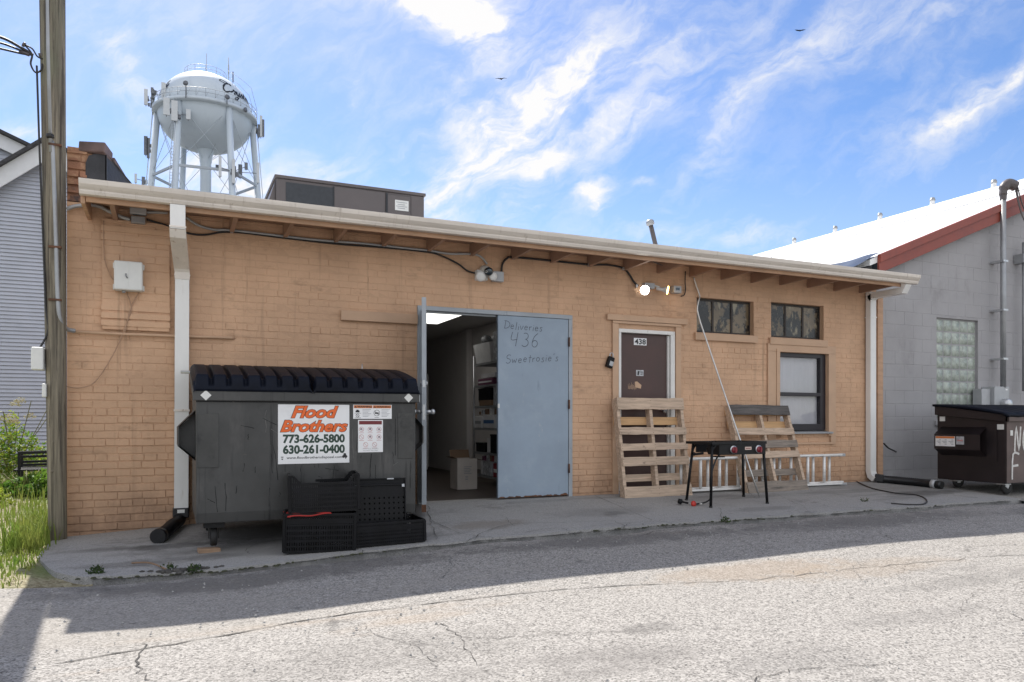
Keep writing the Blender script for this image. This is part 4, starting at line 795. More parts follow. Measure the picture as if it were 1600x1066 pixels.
tr_.tube([tpos(75, 3.1, zt + .2), tpos(80, 4.52, zt - .75), tpos(82, 5.74, zt - 2.0), tpos(84, 6.35, ZR + 1.3)], .03, 5); tr_.tube([tpos(70, 3.1, zt + .9), tpos(74, 4.70, zt + .0), tpos(76, 6.09, zt - 1.1), tpos(78, 6.87, ZR + 1.3)], .03, 5)
tr_.build('top_railing', 'tower_steel', wt)
MB().tube([tpos(170, .6, zt - .1), tpos(170, .6, zt + 3.6)], .05, 5).build('whip_antenna', 'tower_steel', wt); MB().tube([tpos(95, 3.0, zt - .3), tpos(95, 3.0, zt + 3.4)], .06, 5).tube([tpos(95, 3.0, zt + 1), tpos(95, 3.0, zt + 2.4)], .11, 5).build('whip_antenna', 'tower_steel', wt); MB().tube([tpos(80, 3.6, zt - .4), tpos(80, 3.6, zt + 1.1)], .09, 5).build('whip_antenna', 'antenna_dark', wt)
LEG = [90, 150, 210, 270, 330, 30]; LEG = [a - 2 for a in LEG]
lz = lambda z: TR - .10 + (ZR - z) * .080
for a in LEG:
    lg = MB().tube([tpos(a, lz(0), -1), tpos(a, lz(ZR + .3), ZR + .3)], .42, 16).build('leg', 'tower_paint', wt)
MB().lathe([(.72, -1), (.72, 36.6), (.80, 36.9), (.80, 37.3), (.95, 38.0), (1.1, 38.7)], 24, (TX, TY, 0)).build('riser', 'tower_paint', wt)
st = MB(); zs = [3, 18.5, 34.2]
for z in zs[1:]:
    for i in range(6): st.bar(tpos(LEG[i], lz(z), z), tpos(LEG[i] + 60, lz(z), z), .22, .32)
st.build('strut', 'tower_steel', wt)
rd = MB()
for i in range(6):
    for z0, z1 in ((18.5, 34.0), (34.4, ZR - .6), (2, 18.2)):
        rd.tube([tpos(LEG[i], lz(z0), z0), tpos(LEG[i] + 60, lz(z1), z1)], .035, 5); rd.tube([tpos(LEG[i] + 60, lz(z0), z0), tpos(LEG[i], lz(z1), z1)], .035, 5)
    rd.tube([tpos(LEG[i], lz(ZR - 1.5), ZR - 1.5), tpos(LEG[i], .8, 37.2)], .03, 5)
rd.build('tie_rod', 'tower_steel', wt)
for a, n in ((LEG[4], -.9), (LEG[3], -.8), (LEG[0], .9)):
    ld = MB(); off = (tpos(a + 90, 1, 0) - Vector((TX, TY, 0))).normalized()
    A = tpos(a, lz(0) + .62, 0) + off * .2 * n; Bp = tpos(a, lz(ZR) + .62, ZR) + off * .2 * n
    for s in (-.2, .2): ld.tube([A + off * s, Bp + off * s], .045, 5)
    for k in range(110): p = A.lerp(Bp, k / 110); ld.bar(p - off * .2, p + off * .2, .04, .04)
    ld.build('ladder', 'tower_steel', wt)
def panel(mb, c, h, w, d): mb.box(c.x - w / 2, c.x + w / 2, c.y - d / 2, c.y + d / 2, c.z - h / 2, c.z + h / 2)
ra = random.Random(12)
def cluster(phi, r, z, items, dark):
    a = MB(); b = MB(); ctr = tpos(phi, r, z)
    for dx, dz, h, w, dk in items:
        c = ctr + Vector((dx, -.3, dz)); panel(b if dk else a, c, h, w, .25)
        b.tube([c + Vector((0, .25, -h * .55)), c + Vector((0, .25, h * .5))], .05, 5); b.bar(c + Vector((0, .25, 0)), tpos(phi, r - .4, z), .07, .07)
    for i in range(dark): c = ctr + Vector((ra.uniform(-.5, .5), ra.uniform(-.2, .3), ra.uniform(-.6, .6))); panel(b, c, ra.uniform(.25, .6), ra.uniform(.2, .4), .3)
    if a.v: a.build('antenna_panel', 'antenna', wt)
    b.build('antenna_mount', 'antenna_dark', wt)
cluster(-88, TR + 1.0, ZR + .9, [(-.3, .4, 2.1, .45, 0), (.5, .0, .5, .4, 1)], 6)
cluster(-62, TR + .7, ZR + .8, [(.9, .5, 2.2, .55, 0), (-.4, .2, .6, .4, 1)], 8)
cluster(-32, lz(40.2) + .5, 40.9, [(-1.1, .6, 2.2, .75, 0), (-.15, .2, 2.6, .75, 0), (1.5, .0, 1.3, .55, 0)], 9)
cluster(-92, lz(37) + .6, 37.7, [(-.35, .4, 2.5, .45, 1), (-.05, .1, 2.7, .35, 1)], 5)
cluster(-99, lz(33.9) + 1.2, 33.6, [(-.9, .2, 1.2, .3, 0), (.0, -.1, 1.2, .35, 1)], 3)
cluster(90, TR + .9, ZR - .8, [(.2, .4, 3.0, .35, 0), (.5, .2, 2.4, .3, 1), (-.1, -.3, 1.8, .3, 1)], 8)
cluster(150, lz(37) + .3, 37.6, [(.5, .1, 1.7, .4, 1), (1.3, .3, 2.0, .55, 1), (-1.9, .4, .8, .45, 1)], 4)
cluster(28, lz(34) + .6, 34.0, [(-1.75, .3, 2.7, .35, 0), (-.1, -.1, 3.2, .38, 0), (3.0, .1, 2.7, .35, 0), (1.5, .8, .9, .4, 1)], 5)
ml = MB(); 
for phi, z in ((-20, 1.5), (22, .55), (45, -.2)): c = tpos(phi, TR + .8, ZR + z); ml.tube([tpos(phi, TR + .8, ZR - .4), c], .06, 5); ml.lathe([(.3, 0), (.34, .12), (.001, .18)], 12, c, tpos(phi, 1, 0) - tpos(phi, 0, 0))
ml.build('lamp', 'antenna_dark', wt)
CUR = {'C': (1.15, [([(.95, .88), (.75, 1.02), (.42, .92), (.22, .55), (.28, .15), (.55, -.02), (.88, .18)], 1), ([(.42, .92), (.1, 1.0), (-.18, 1.12), (-.02, 1.28), (.4, 1.16), (.8, .98)], .5)]), 'r': (.42, [([(-.25, .12), (0, .28), (.1, .52), (.16, .40), (.3, .42), (.22, .1), (.34, .02)], .8)]),
       'y': (.55, [([(-.02, .10), (.08, .48), (.10, .12), (.24, .05), (.40, .48), (.34, .0), (.18, -.42), (-.05, -.50), (.02, -.25), (.5, .08)], .8)]), 's': (.42, [([(-.05, .08), (.2, .52), (.28, .2), (.15, .0), (.04, .08)], .8)]), 't': (.36, [([(.0, .08), (.22, .9), (.1, .1), (.28, .02)], .9), ([(.02, .62), (.34, .66)], .6)]),
       'a': (.52, [([(.36, .40), (.2, .48), (.05, .25), (.12, .02), (.28, .12), (.40, .46), (.36, .06), (.5, .04)], .8)]), 'l': (.34, [([(-.02, .08), (.24, .85), (.2, 1.05), (.1, .8), (.1, .1), (.28, .02)], .85)]), 'L': (.9, [([(.1, .75), (.35, 1.0), (.5, .8), (.3, .3), (.1, .02), (.4, .06), (.85, .0)], 1)]),
       'k': (.5, [([(.0, .08), (.26, 1.0), (.12, .8), (.08, .0)], .9), ([(.4, .5), (.12, .28), (.3, .1), (.48, .02)], .8)]), 'e': (.45, [([(.0, .12), (.3, .38), (.18, .5), (.06, .25), (.2, .0), (.42, .12)], .8)])}
tl = MB()
for word, phi0, z0, hh in (('Crystal', 18, 1.75, 1.8), ('Lake', -83, 1.75, 1.6)):
    x = 0
    for ch in word:
        w_, sts = CUR[ch]
        for pts, th in sts:
            q = spline([(a, b, 0) for a, b in pts], 5); P3 = []
            for p in q:
                z = z0 + p.y * hh * .8; r = TR * (math.cos(math.asin(min(1, z / BT)))) ** .86 + .03; P3.append(tpos(phi0 + math.degrees((x + p.x + p.y * .25) * hh * .82 / r), r, ZR + z))
            nn = len(P3); ribbon(tl, P3, (P3[nn // 2] - Vector((TX, TY, ZR))).normalized(), [(.06 + .20 * th * (.5 + .5 * abs(math.sin(i * .55)))) for i in range(nn)])
        x += w_
    tl.build('lettering', 'ink_black', tank); tl = MB()

# ================================================================ NEIGHBOUR HOUSE (left)
H = thing('neighbour_house', 'pale blue grey vinyl sided house with dark roof edges beyond the verge', 'house', (-6, 16, 0))
hy = 15.3
a = W(72, 224, hy); b = W(0, 266, hy); ext = b + (b - a) * 1.2; hx1 = W(79, 300, hy).x; hx0 = ext.x
sl = (a.z - b.z) / (a.x - b.x); pk = .12; peak = Vector((a.x + pk, hy, a.z + sl * pk)); right = Vector((peak.x + pk + 5.6, hy, peak.z - sl * (pk + 5.6)))
body = MB(); body.prism([(hx0, -.5), (hx0, ext.z - .3), (peak.x, peak.z - .25), (peak.x + 5.4, peak.z - .25 - sl * 5.4), (peak.x + 5.4, -.5)], lambda x, z: (x, hy + .05, z), lambda x, z: (x, hy + 10, z))
hw = body.build('wall', 'siding', H)
sd = MB(); z = -.3; rr = random.Random(2)
while z < peak.z - .3:
    xa, xb = hx0, peak.x + 5.4
    if z > ext.z - .3: xa = max(hx0, peak.x - (peak.z - .25 - z - .1) / sl)
    zr_ = peak.z - .25 - sl * 5.4
    if z > zr_: xb = min(xb, peak.x + (peak.z - .25 - z - .1) / sl)
    if xb - xa > .2: sd.add([(xa, hy + .005, z), (xb, hy + .005, z), (xb, hy + .045, z + .102), (xa, hy + .045, z + .102), (xa, hy + .045, z), (xb, hy + .045, z)], [(0, 1, 2, 3), (4, 5, 1, 0)])
    z += .1016
sd.build('siding', 'siding', hw)
rk = MB(); dk = MB()
for p, q in ((ext, peak), (peak, right)):
    rk.bar(p + Vector((0, -.25, -.28)), q + Vector((0, -.25, -.28)), .05, .42, (0, 0, 1)); 
    dk.prism([(0, 0), (1, 0), (1, 1), (0, 1)], lambda u, w: (p + (q - p) * u + Vector((0, -.42, -.05 + .10 * w))), lambda u, w: (p + (q - p) * u + Vector((0, 10.3, -.05 + .10 * w))))
rk.build('rake_board', 'siding_trim', H); dk.build('roof', 'shingle', H)
c1 = W(72, 305, hy); MB().box(c1.x - .05, c1.x + .10, hy - .06, hy + .0, W(72, 402, hy).z, W(72, 300, hy).z).build('corner_trim', 'siding_trim', H)
H2 = thing('rear_house', 'second pale sided gable just showing behind the blue grey house', 'house', (-10, 24, 0))
y2 = 21.0; a2 = W(0, 208, y2); b2 = W(48, 231, y2); s2 = (a2.z - b2.z) / (b2.x - a2.x); pk2 = Vector((a2.x - 2, y2, a2.z + 2 * s2))
MB().prism([(pk2.x - 6, 0), (pk2.x - 6, pk2.z - .2 - 6 * s2), (pk2.x, pk2.z - .2), (b2.x + 2, pk2.z - .2 - s2 * (b2.x + 2 - pk2.x)), (b2.x + 2, 0)], lambda x, z: (x, y2 + .1, z), lambda x, z: (x, y2 + 8, z)).build('wall', 'siding', H2)
r2 = MB(); e2 = Vector((b2.x + 2.4, y2, pk2.z - s2 * (b2.x + 2.4 - pk2.x))); l2 = Vector((pk2.x - 6.4, y2, pk2.z - 6.4 * s2))
for p, q in ((pk2, e2), (l2, pk2)): r2.prism([(0, 0), (1, 0), (1, 1), (0, 1)], lambda u, w: (p + (q - p) * u + Vector((0, -.3, -.04 + .10 * w))), lambda u, w: (p + (q - p) * u + Vector((0, 8.2, -.04 + .10 * w))))
r2.build('roof', 'shingle', H2); MB().bar(pk2 + Vector((0, -.1, -.28)), e2 + Vector((0, -.1, -.28)), .05, .42).build('rake_board', 'siding_trim', H2)
sd = MB(); z = pk2.z - 5
while z < pk2.z - .5:
    xb = pk2.x + (pk2.z - z - .35) / s2; sd.add([(pk2.x - 3, y2 + .06, z), (xb, y2 + .06, z), (xb, y2 + .095, z + .13), (pk2.x - 3, y2 + .095, z + .13), (pk2.x - 3, y2 + .095, z), (xb, y2 + .095, z)], [(0, 1, 2, 3), (4, 5, 1, 0)]); z += .13
sd.build('siding', 'siding', H2)

# ================================================================ UTILITY POLE AND WIRES
up = thing('utility_pole', 'weathered grey brown wooden utility pole at the tan building corner', 'utility pole', (-.93, -.12, -.2))
po = MB(); zs_ = [-.4, .0, .8, 1.6, 2.6, 3.6, 4.8, 6.5, 9]
po.tube([(-.926 - .0085 * z, -.12, z) for z in zs_], [.074, .075, .079, .084, .09, .096, .103, .108, .112], 20); po.build('pole', 'pole_wood', up)
ri = MB(); ri.tube([(-1.0, -.205, 6), (-.985, -.2, 4.2), (-.965, -.198, 3.3)], .022, 8); ri.build('riser', 'grey_metal', up)
ri = MB(); ri.tube(spline([(-.955, -.200, 3.4), (-.93, -.200, 2.6), (-.915, -.198, 2.0), (-.895, -.17, 1.80), (-.855, -.09, 1.745), (-.80, -.048, 1.735)], 8), .020, 8); ri.build('conduit', 'grey_metal', up)
ri = MB(); ri.tube(spline([(-1.075, -.2, 4.05), (-1.055, -.19, 3.3), (-1.03, -.19, 2.6), (-1.01, -.18, 1.95), (-.99, -.18, 1.72), (-1.06, -.17, 1.55)], 8), .009, 6); ri.tube([(-.97, -.225, 3.42), (-.97, -.225, 3.45)], .03, 8); ri.build('cable', 'cable_black', up)
ri = MB(); 
for z in (1.98, 2.45, 3.36): ri.box(-.985 + .0, -.885, -.222, -.18, z, z + .018)
ri.build('strap', 'rust', up)
bx = MB(); bx.box(-1.115, -1.02, -.24, -.12, 1.36, 1.56); bx.build('meter_box', 'ivory_plastic', up, bevel=.01); MB().box(-1.035, -1.0, -.22, -.15, 1.12, 1.24).build('meter_box', 'ivory_plastic', up, bevel=.008)
kn = MB(); rr = random.Random(9)
for z in (1.18, .72, .46): kn.lathe([(.013, 0), (.010, .004), (.001, .006)], 10, (-.945 + rr.uniform(-.02, .02), -.193, z), (0, -1, 0))
kn.build('knot', 'pole_wood', up)
v = thing('overhead_wire', 'black overhead service wires with drip loop reaching the utility pole', 'wire', (-1.05, -.2, 4.1))
wr = MB(); e = Vector((-1.045, -.19, 4.12)); far_ = W(-500, 20, -.6)
for k, (dz, sag) in enumerate(((.0, .0), (.05, .05), (-.07, -.12))): 
    q0 = Vector((e.x - .30, e.y, e.z + dz * .6 + .04)); wr.tube(spline([far_ + Vector((0, 0, dz + .25)), W(-60, 45 + 9 * k, -.3), W(0, 58 + 9 * k, -.24), W(35, 76 + 4 * k, -.21), W(52, 86, -.2)], 8), .009 if k else .012, 6)
wr.tube(spline([W(40, 72, -.2), W(50, 85, -.21), W(48, 100, -.22), W(55, 113, -.22), W(64, 110, -.2), W(66, 100, -.19)], 6), .008, 6); wr.tube(spline([W(36, 69, -.2), W(50, 76, -.2), W(58, 88, -.2), W(66, 92, -.19)], 6), .007, 6)
wr.build('wire', 'cable_black', v); cl = MB(); cl.tube([W(30, 80, -.2), W(46, 86, -.2)], .016, 8); cl.tube([W(36, 69, -.2), W(39, 71, -.2)], .022, 8); cl.tube([W(63, 83, -.17), W(66, 92, -.15)], .02, 8); cl.build('clamp', 'unit_brown', v)

# ================================================================ GREEN GREY DUMPSTER
D1 = thing('dumpster', 'large dark green grey dumpster with ribbed black lids and a white phone number sign', 'dumpster', (1.1, -.85, -.1))
x0, x1, yf, yk = .19, 2.03, -1.40, -.28
bd = MB().prism([(yf + .012, .075), (yf, .16), (yf, 1.07), (yf, 1.15), (yk, 1.36), (yk, .075)], lambda y, z: (x0, y, z), lambda y, z: (x1, y, z))
body = bd.build('body', 'dump_green', D1, bevel=.006)
r_ = MB(); r_.box(x0 - .025, x1 + .025, yf - .035, yf - .0, 1.075, 1.155)
for xx in (x0 - .025, x1 + .002): r_.prism([(yf - .002, 1.08), (yf - .002, 1.155), (yk, 1.37), (yk, 1.29)], lambda y, z: (xx, y, z), lambda y, z: (xx + .024, y, z))
r_.build('rim', 'dump_green', D1, bevel=.006)
pn = MB(); pn.box(x0 + .012, x0 + .17, yf - .006, yf - .001, .53, .97); pn.box(x1 - .165, x1 - .02, yf - .006, yf - .001, .57, .98); pn.build('patch_plate', 'dump_panel', D1, bevel=.002)
wd = MB(); wd.box(x0, x1, yf - .003, yf - .0005, 1.064, 1.073); wd.box(x1 - .19, x1 - .186, yf - .003, yf - .0005, .60, .93); wd.box(1.66, 1.663, yf - .002, yf - .0005, .3, .52); wd.box(1.61, 1.613, yf - .002, yf - .0005, .35, .52)
wd.build('weld_seam', 'black_metal', D1)
for sgn, xs in ((-1, x0), (1, x1)):                       # fork pockets
    p = MB(); o_ = xs + sgn * .13; ya, yb_ = -1.22, -.42
    p.box(o_ - .005, o_ + .005, ya, yb_, .70, .86)
    for y_ in (ya, yb_ - .008): pass
    p.add([(xs, ya, 1.0), (o_, ya, .862), (o_, yb_, .862), (xs, yb_, 1.0)], [(0, 1, 2, 3)]); p.add([(xs, ya, .985), (o_, ya, .85), (o_, yb_, .85), (xs, yb_, .985)], [(3, 2, 1, 0)])
    p.add([(xs, ya, .58), (o_, ya, .698), (o_, yb_, .698), (xs, yb_, .58)], [(3, 2, 1, 0)]); p.add([(xs, ya, .59), (o_, ya, .71), (o_, yb_, .71), (xs, yb_, .59)], [(0, 1, 2, 3)])
    p.prism([(xs, .60), (o_ - sgn * .006, .705), (o_ - sgn * .006, .855), (xs, .98)], lambda x, z: (x, ya + .10, z), lambda x, z: (x, ya + .108, z))
    p.build('fork_pocket', 'dump_green', D1)
def lid(xa, xb, nrib, parent, zf=1.188, zk=1.41, yfr=yf - .05, ybk=yk + .02):
    """domed lid with raised ribs running front to back, curled down at the front"""
    nu, nv = nrib * 16, 26
    def f(u, v):
        ph = (u * nrib + .5) % 1; g = max(0, min(1, (.17 - abs(ph - .5)) / .09)); g = g * g * (3 - 2 * g)
        if v < .34:
            q = v / .34; y = yfr + .06 * (1 - math.cos(q * math.pi / 2)); z = zf - .02 + .125 * math.sin(q * math.pi / 2); fd = min(1, max(0, q - .12) / .12)
            y += .045 * g * fd; z -= .034 * g * q * fd
        else:
            q = (v - .34) / .66; y = yfr + .06 + (ybk - yfr - .06) * q; z = zf + .105 + (zk + .03 - zf - .105) * q + .035 * math.sin(math.pi * q) - .058 * g * (1 - q ** 4)
        z -= .03 * (max(0, 1 - min(u, 1 - u) / .02))
        return (xa + (xb - xa) * u, y, z)
    mb = grid_plane(f, nu, nv); n0 = len(mb.v)
    sk = [f(i / nu, 0) for i in range(nu + 1)]; lo = [(p[0], p[1] + .01, zf - .035) for p in sk]
    mb.add(sk + lo, [(i + nu + 1, i + nu + 2, i + 1, i) for i in range(nu)], True)
    for u in (0, 1):
        e_ = [f(u, j / nv) for j in range(nv + 1)]; l2 = [(p[0], p[1], zf - .035 + (zk - zf - .04) * j / nv) for j, p in enumerate(e_)]
        mb.add(e_ + l2, [(i, i + 1, i + nv + 2, i + nv + 1) for i in range(nv)])
    return mb.build('lid', 'lid_black', parent)
lid(x0 - .02, (x0 + x1) / 2 - .006, 7, D1); lid((x0 + x1) / 2 + .006, x1 + .03, 7, D1)
MB().tube([(x0 - .10, yk + .04, 1.37), (x1 + .06, yk + .04, 1.37)], .014, 8).build('hinge_rod', 'galv', D1); MB().tube([(x1 - .22, yk + .03, 1.38), (x1 - .22, yk + .03, 1.50)], .006, 6).build('lid_pin', 'galv', D1)
cb = MB()
for xx in (x0 + .06, x1 - .22): cb.box(xx, xx + .16, yf + .06, yf + .24, .03, .074); cb.box(xx, xx + .16, yk - .26, yk - .08, .03, .074)
cb.build('caster_mount', 'black_metal', D1)
for xx, yy in ((x0 + .14, yf + .15), (x1 - .14, yf + .15), (x0 + .14, yk - .17), (x1 - .14, yk - .17)):
    zg = gz(xx, yy) + (.035 if xx < 1 and yy < -1 else .004); zr = zg + .085
    cs = MB()
    for s in (-1, 1): cs.prism([(yy - .035, .03), (yy + .035, .03), (yy + .055, zr - .02), (yy + .02, zr - .02)], lambda y, z: (xx + s * .038 - .004, y, z), lambda y, z: (xx + s * .038 + .004, y, z))
    c_ = cs.build('caster', 'dump_panel', D1)
    MB().lathe([(.03, -.024), (.078, -.026), (.085, -.015), (.085, .015), (.078, .026), (.03, .024)], 20, (xx, yy + .035, zr), (1, 0, 0)).build('wheel', 'rubber', c_)
dm = MB()
for xx, zz in ((.262, 1.118), (1.955, 1.118)): dm.add([(xx - .042, yf - .0365, zz), (xx, yf - .0365, zz - .042), (xx + .042, yf - .0365, zz), (xx, yf - .0365, zz + .042)], [(0, 1, 2, 3)])
dm.build('reflector', 'ivory_plastic', D1)
MB().box(x1 + .028, x1 + .031, yf - .03, yf + .03, 1.08, 1.15).build('end_plate', 'galv', D1)
rs_ = random.Random(71)
for m_, n in (('scratch_dark', 34), ('scratch_pale', 12)):
    sc_m = MB()
    for i in range(n):
        xx = rs_.uniform(x0 + .03, x1 - .03); zz = rs_.uniform(.16, 1.04); vert = rs_.random() < (.8 if m_ == 'scratch_dark' else .35); L_ = rs_.uniform(.03, .30 if vert else .14); a = (R(-90) + rs_.gauss(0, .06)) if vert else rs_.uniform(-.9, .9)
        q = [(xx + L_ * t / 4 * math.cos(a) + rs_.gauss(0, .003), yf - .0018 - .00003 * i, max(.165, min(1.06, zz + L_ * t / 4 * math.sin(a)))) for t in range(5)]
        ribbon(sc_m, q, Vector((0, -1, 0)), [rs_.uniform(.0015, .006) for _ in q])
    sc_m.build('scratch', 'black_metal' if m_ == 'scratch_dark' else 'scraped_steel', D1)
# the white sign
sx0, sx1, sz0, sz1 = .827, 1.428, .545, 1.05; ys = yf - .004
sg = MB().box(sx0, sx1, ys, yf - .0005, sz0, sz1).build('sign', 'sign_white', D1)
UX, UZ = (1, 0, 0), (0, 0, 1); sw = sx1 - sx0; sh = sz1 - sz0
T = lambda mb, s, fx, fz, fw, fh, k=0, **kw: text_on(mb, s, (sx0 + fx * sw, ys - .0006 - .0005 * k, sz1 - fz * sh), UX, UZ, fw * sw, fh * sh, **kw)
ol = MB(); T(ol, 'Flood', .170, .237, .680, .222, 0, bold=.060, shear=.32); T(ol, 'Brothers', .022, .473, .962, .215, 0, bold=.060, shear=.32); ol.build('outline', 'ink_black', sg)
og = MB(); T(og, 'Flood', .180, .230, .660, .208, 1, bold=.036, shear=.32); T(og, 'Brothers', .032, .466, .942, .201, 1, bold=.036, shear=.32); og.build('lettering', 'ink_orange', sg)
nb = MB(); T(nb, '773-626-5800', .065, .655, .87, .155, bold=.045); T(nb, '630-261-0400', .065, .835, .87, .155, bold=.045); nb.build('phone_number', 'ink_green', sg)
wb = MB(); T(wb, 'www.floodbrothersdisposal.com', .115, .930, .78, .055, bold=.012)
for k in range(3): a = R(90 + 120 * k); wb.lathe([(.0125, 0), (.0005, .0006)], 12, (sx1 - .04 + .012 * math.cos(a), ys - .0004, sz0 + .060 + .012 * math.sin(a)), (0, -1, 0))
wb.add([(sx1 - .043, ys - .0008, sz0 + .06), (sx1 - .037, ys - .0008, sz0 + .06), (sx1 - .028, ys - .0008, sz0 + .034), (sx1 - .034, ys - .0008, sz0 + .034)], [(0, 1, 2, 3)])
wb.add([(sx0 + .022, ys - .0008, sz0 + .062), (sx0 + .046, ys - .0008, sz0 + .062), (sx0 + .042, ys - .0008, sz0 + .055), (sx0 + .026, ys - .0008, sz0 + .055)], [(3, 2, 1, 0)]); wb.add([(sx0 + .024, ys - .0008, sz0 + .046), (sx0 + .044, ys - .0008, sz0 + .046), (sx0 + .034, ys - .0008, sz0 + .033)], [(2, 1, 0)])
wb.build('web_address', 'ink_black', sg)
# warning stickers
def local_sheet(name, a0, a1, c0, c1): return MB().box(a0, a1, yf - .0032, yf - .0005, c0, c1).build(name, 'sign_white', D1)
s2 = local_sheet('warning_sticker', 1.462, 1.808, .928, 1.052); yy = yf - .0038
hb = MB(); hb.box(1.468, 1.632, yy, yf - .0033, 1.022, 1.048); hb.box(1.638, 1.802, yy, yf - .0033, 1.022, 1.048); hb.build('warning_band', 'ink_warn', s2)
wt_ = MB()
for a in (1.472, 1.642): text_on(wt_, 'WARNING', (a + .026, yy - .0006, 1.027), UX, UZ, .128, .016, bold=.03); wt_.add([(a + .002, yy - .0006, 1.027), (a + .022, yy - .0006, 1.027), (a + .012, yy - .0006, 1.044)], [(0, 1, 2)])
def ring_on(mb, cx, cz, r, y_, w=.0035, slash=True):
    q = [(cx + r * math.cos(R(a)), y_, cz + r * math.sin(R(a))) for a in range(0, 361, 20)]; ribbon(mb, q, Vector((0, -1, 0)), w)
    if slash: ribbon(mb, [(cx - r * .7, y_ - .0003, cz + r * .7), (cx + r * .7, y_ - .0003, cz - r * .7)], Vector((0, -1, 0)), w)
ring_on(wt_, 1.672, .980, .026, yy); ring_on(wt_, 1.500, .957, .014, yy)
for a, b, c, d in ((1.483, 1.518, .985, 1.0), (1.490, 1.510, .995, 1.008), (1.655, 1.69, .972, .985), (1.474, 1.53, .976, .9785), (1.474, 1.53, .935, .938), (1.652, 1.69, .938, .941)): wt_.box(a, b, yy, yf - .0033, c, d)
wt_.build('warning_print', 'ink_black', s2)
ft = MB()
for a in (1.545, 1.715):
    for k in range(6): ft.box(a, a + .075 - .012 * (k % 3), yy, yf - .0033, 1.008 - .012 * k, 1.0115 - .012 * k)
ft.build('fine_print', 'ink_grey', s2)
s3 = local_sheet('notice_sticker', 1.505, 1.728, .632, .918); MB().box(1.514, 1.718, yy, yf - .0033, .878, .910).build('notice_band', 'ink_maroon', s3)
pr = MB()
for i, (a, c) in enumerate(((1.535, .835), (1.612, .835), (1.692, .835), (1.535, .768), (1.612, .768), (1.692, .768), (1.572, .700), (1.652, .700))): ring_on(pr, a, c, .020, yy, .003); pr.box(a - .022, a + .022, yy, yf - .0033, c - .032, c - .029)
pr.build('prohibition_sign', 'ink_rose', s3)
pr = MB()
for a, c in ((1.533, .835), (1.612, .836), (1.692, .832), (1.612, .768), (1.693, .765)): pr.box(a - .010, a + .010, yy - .0002, yf - .0033, c - .006, c + .006); pr.box(a - .004, a + .008, yy - .0002, yf - .0033, c + .003, c + .012)
text_on(pr, 'NO HOT ASHES  NO LIQUIDS', (1.545, yy - .0004, .659), UX, UZ, .14, .008); text_on(pr, 'NO PAINT  NO TIRES', (1.55, yy - .0004, .643), UX, UZ, .13, .008)
pr.build('notice_print', 'ink_grey', s3)
o = MB().box(-.085, .085, -.05, .05, 0, .036).build('wood_block', 'block_wood', None, bevel=.004); o.location = (x0 + .10, yf + .105, gz(.3, -1.3) - .001); o.rotation_euler = (0, .04, R(6)); tag(o, 'short wooden block wedged under the dumpster caster', 'wood block')

# ================================================================ CRATES
def crate(name, label, w, d, h, nx, nz, loc, rot, dip=0, mat='black_plastic', group='black plastic crates by the dumpster'):
    t = thing(name, label, 'crate', loc, group, local=True); t.rotation_euler = rot
    hw, hd = w / 2, d / 2
    def side(fx, L, nn, dp):
        mb = MB(); b = .0045
        for k in range(nn + 1): a = -L / 2 + L * k / nn; top = h - (dp if abs(a) < L * .34 else (dp * max(0, (L * .44 - abs(a)) / (L * .10)) if abs(a) < L * .44 else 0)); mb.bar(fx(a, .0), fx(a, top), .011 if k % 3 else .014, .005, (0, 1, 0) if abs(fx(1, 0)[0] - fx(0, 0)[0]) < .1 else (0, 1, 0))
        for k in range(nz + 1):
            z = (h - dp) * k / nz
            mb.bar(fx(-L / 2, z), fx(L / 2, z), .006, .013 if k % 2 else .017)
        mb.bar(fx(-L / 2, (h - dp) * .80), fx(L / 2, (h - dp) * .80), .008, .028)
        if dp: mb.bar(fx(-L / 2, h), fx(-L * .44, h), .012, .02); mb.bar(fx(L * .44, h), fx(L / 2, h), .012, .02); mb.bar(fx(-L * .44, h), fx(-L * .34, h - dp), .012, .02); mb.bar(fx(L * .44, h), fx(L * .34, h - dp), .012, .02); mb.bar(fx(-L * .34, h - dp), fx(L * .34, h - dp), .014, .02)
        else: mb.bar(fx(-L / 2, h), fx(L / 2, h), .016, .020)
        return mb
    side(lambda a, z: (a, -hd, z), w, nx, dip).build('side_panel', mat, t); side(lambda a, z: (a, hd, z), w, nx, dip).build('side_panel', mat, t)
    ny = max(6, int(nx * d / w)); side(lambda a, z: (-hw, a, z), d, ny, 0).build('end_panel', mat, t); side(lambda a, z: (hw, a, z), d, ny, 0).build('end_panel', mat, t)
    b = MB(); b.box(-hw + .005, hw - .005, -hd + .005, hd - .005, .004, .010); b.build('base', mat, t)
    c = MB()
    for sx in (-1, 1):
        for sy in (-1, 1): c.box(sx * hw - .012, sx * hw + .012, sy * hd - .012, sy * hd + .012, 0, h)
    c.build('corner_post', mat, t, bevel=.003)
    return t
gA = gz(1.1, -1.6)
cA = crate('crate', 'deep black plastic crate standing on the concrete under the left stack', .56, .36, .30, 30, 7, (1.135, -1.60, gz(1.1, -1.6) + .008), (0, .02, R(-10)))
cB = crate('crate', 'black slotted crate with dipped handle side stacked above the red cloth', .55, .36, .29, 34, 6, (1.175, -1.58, gz(1.1, -1.6) + .332), (0, -.015, R(-8)), dip=.065)
cC = crate('crate', 'shallow wide black crate lying beside the left stack, holding upright trays', .62, .40, .175, 36, 6, (1.685, -1.60, gz(1.7, -1.6) + .008), (0, -.02, R(-2)))
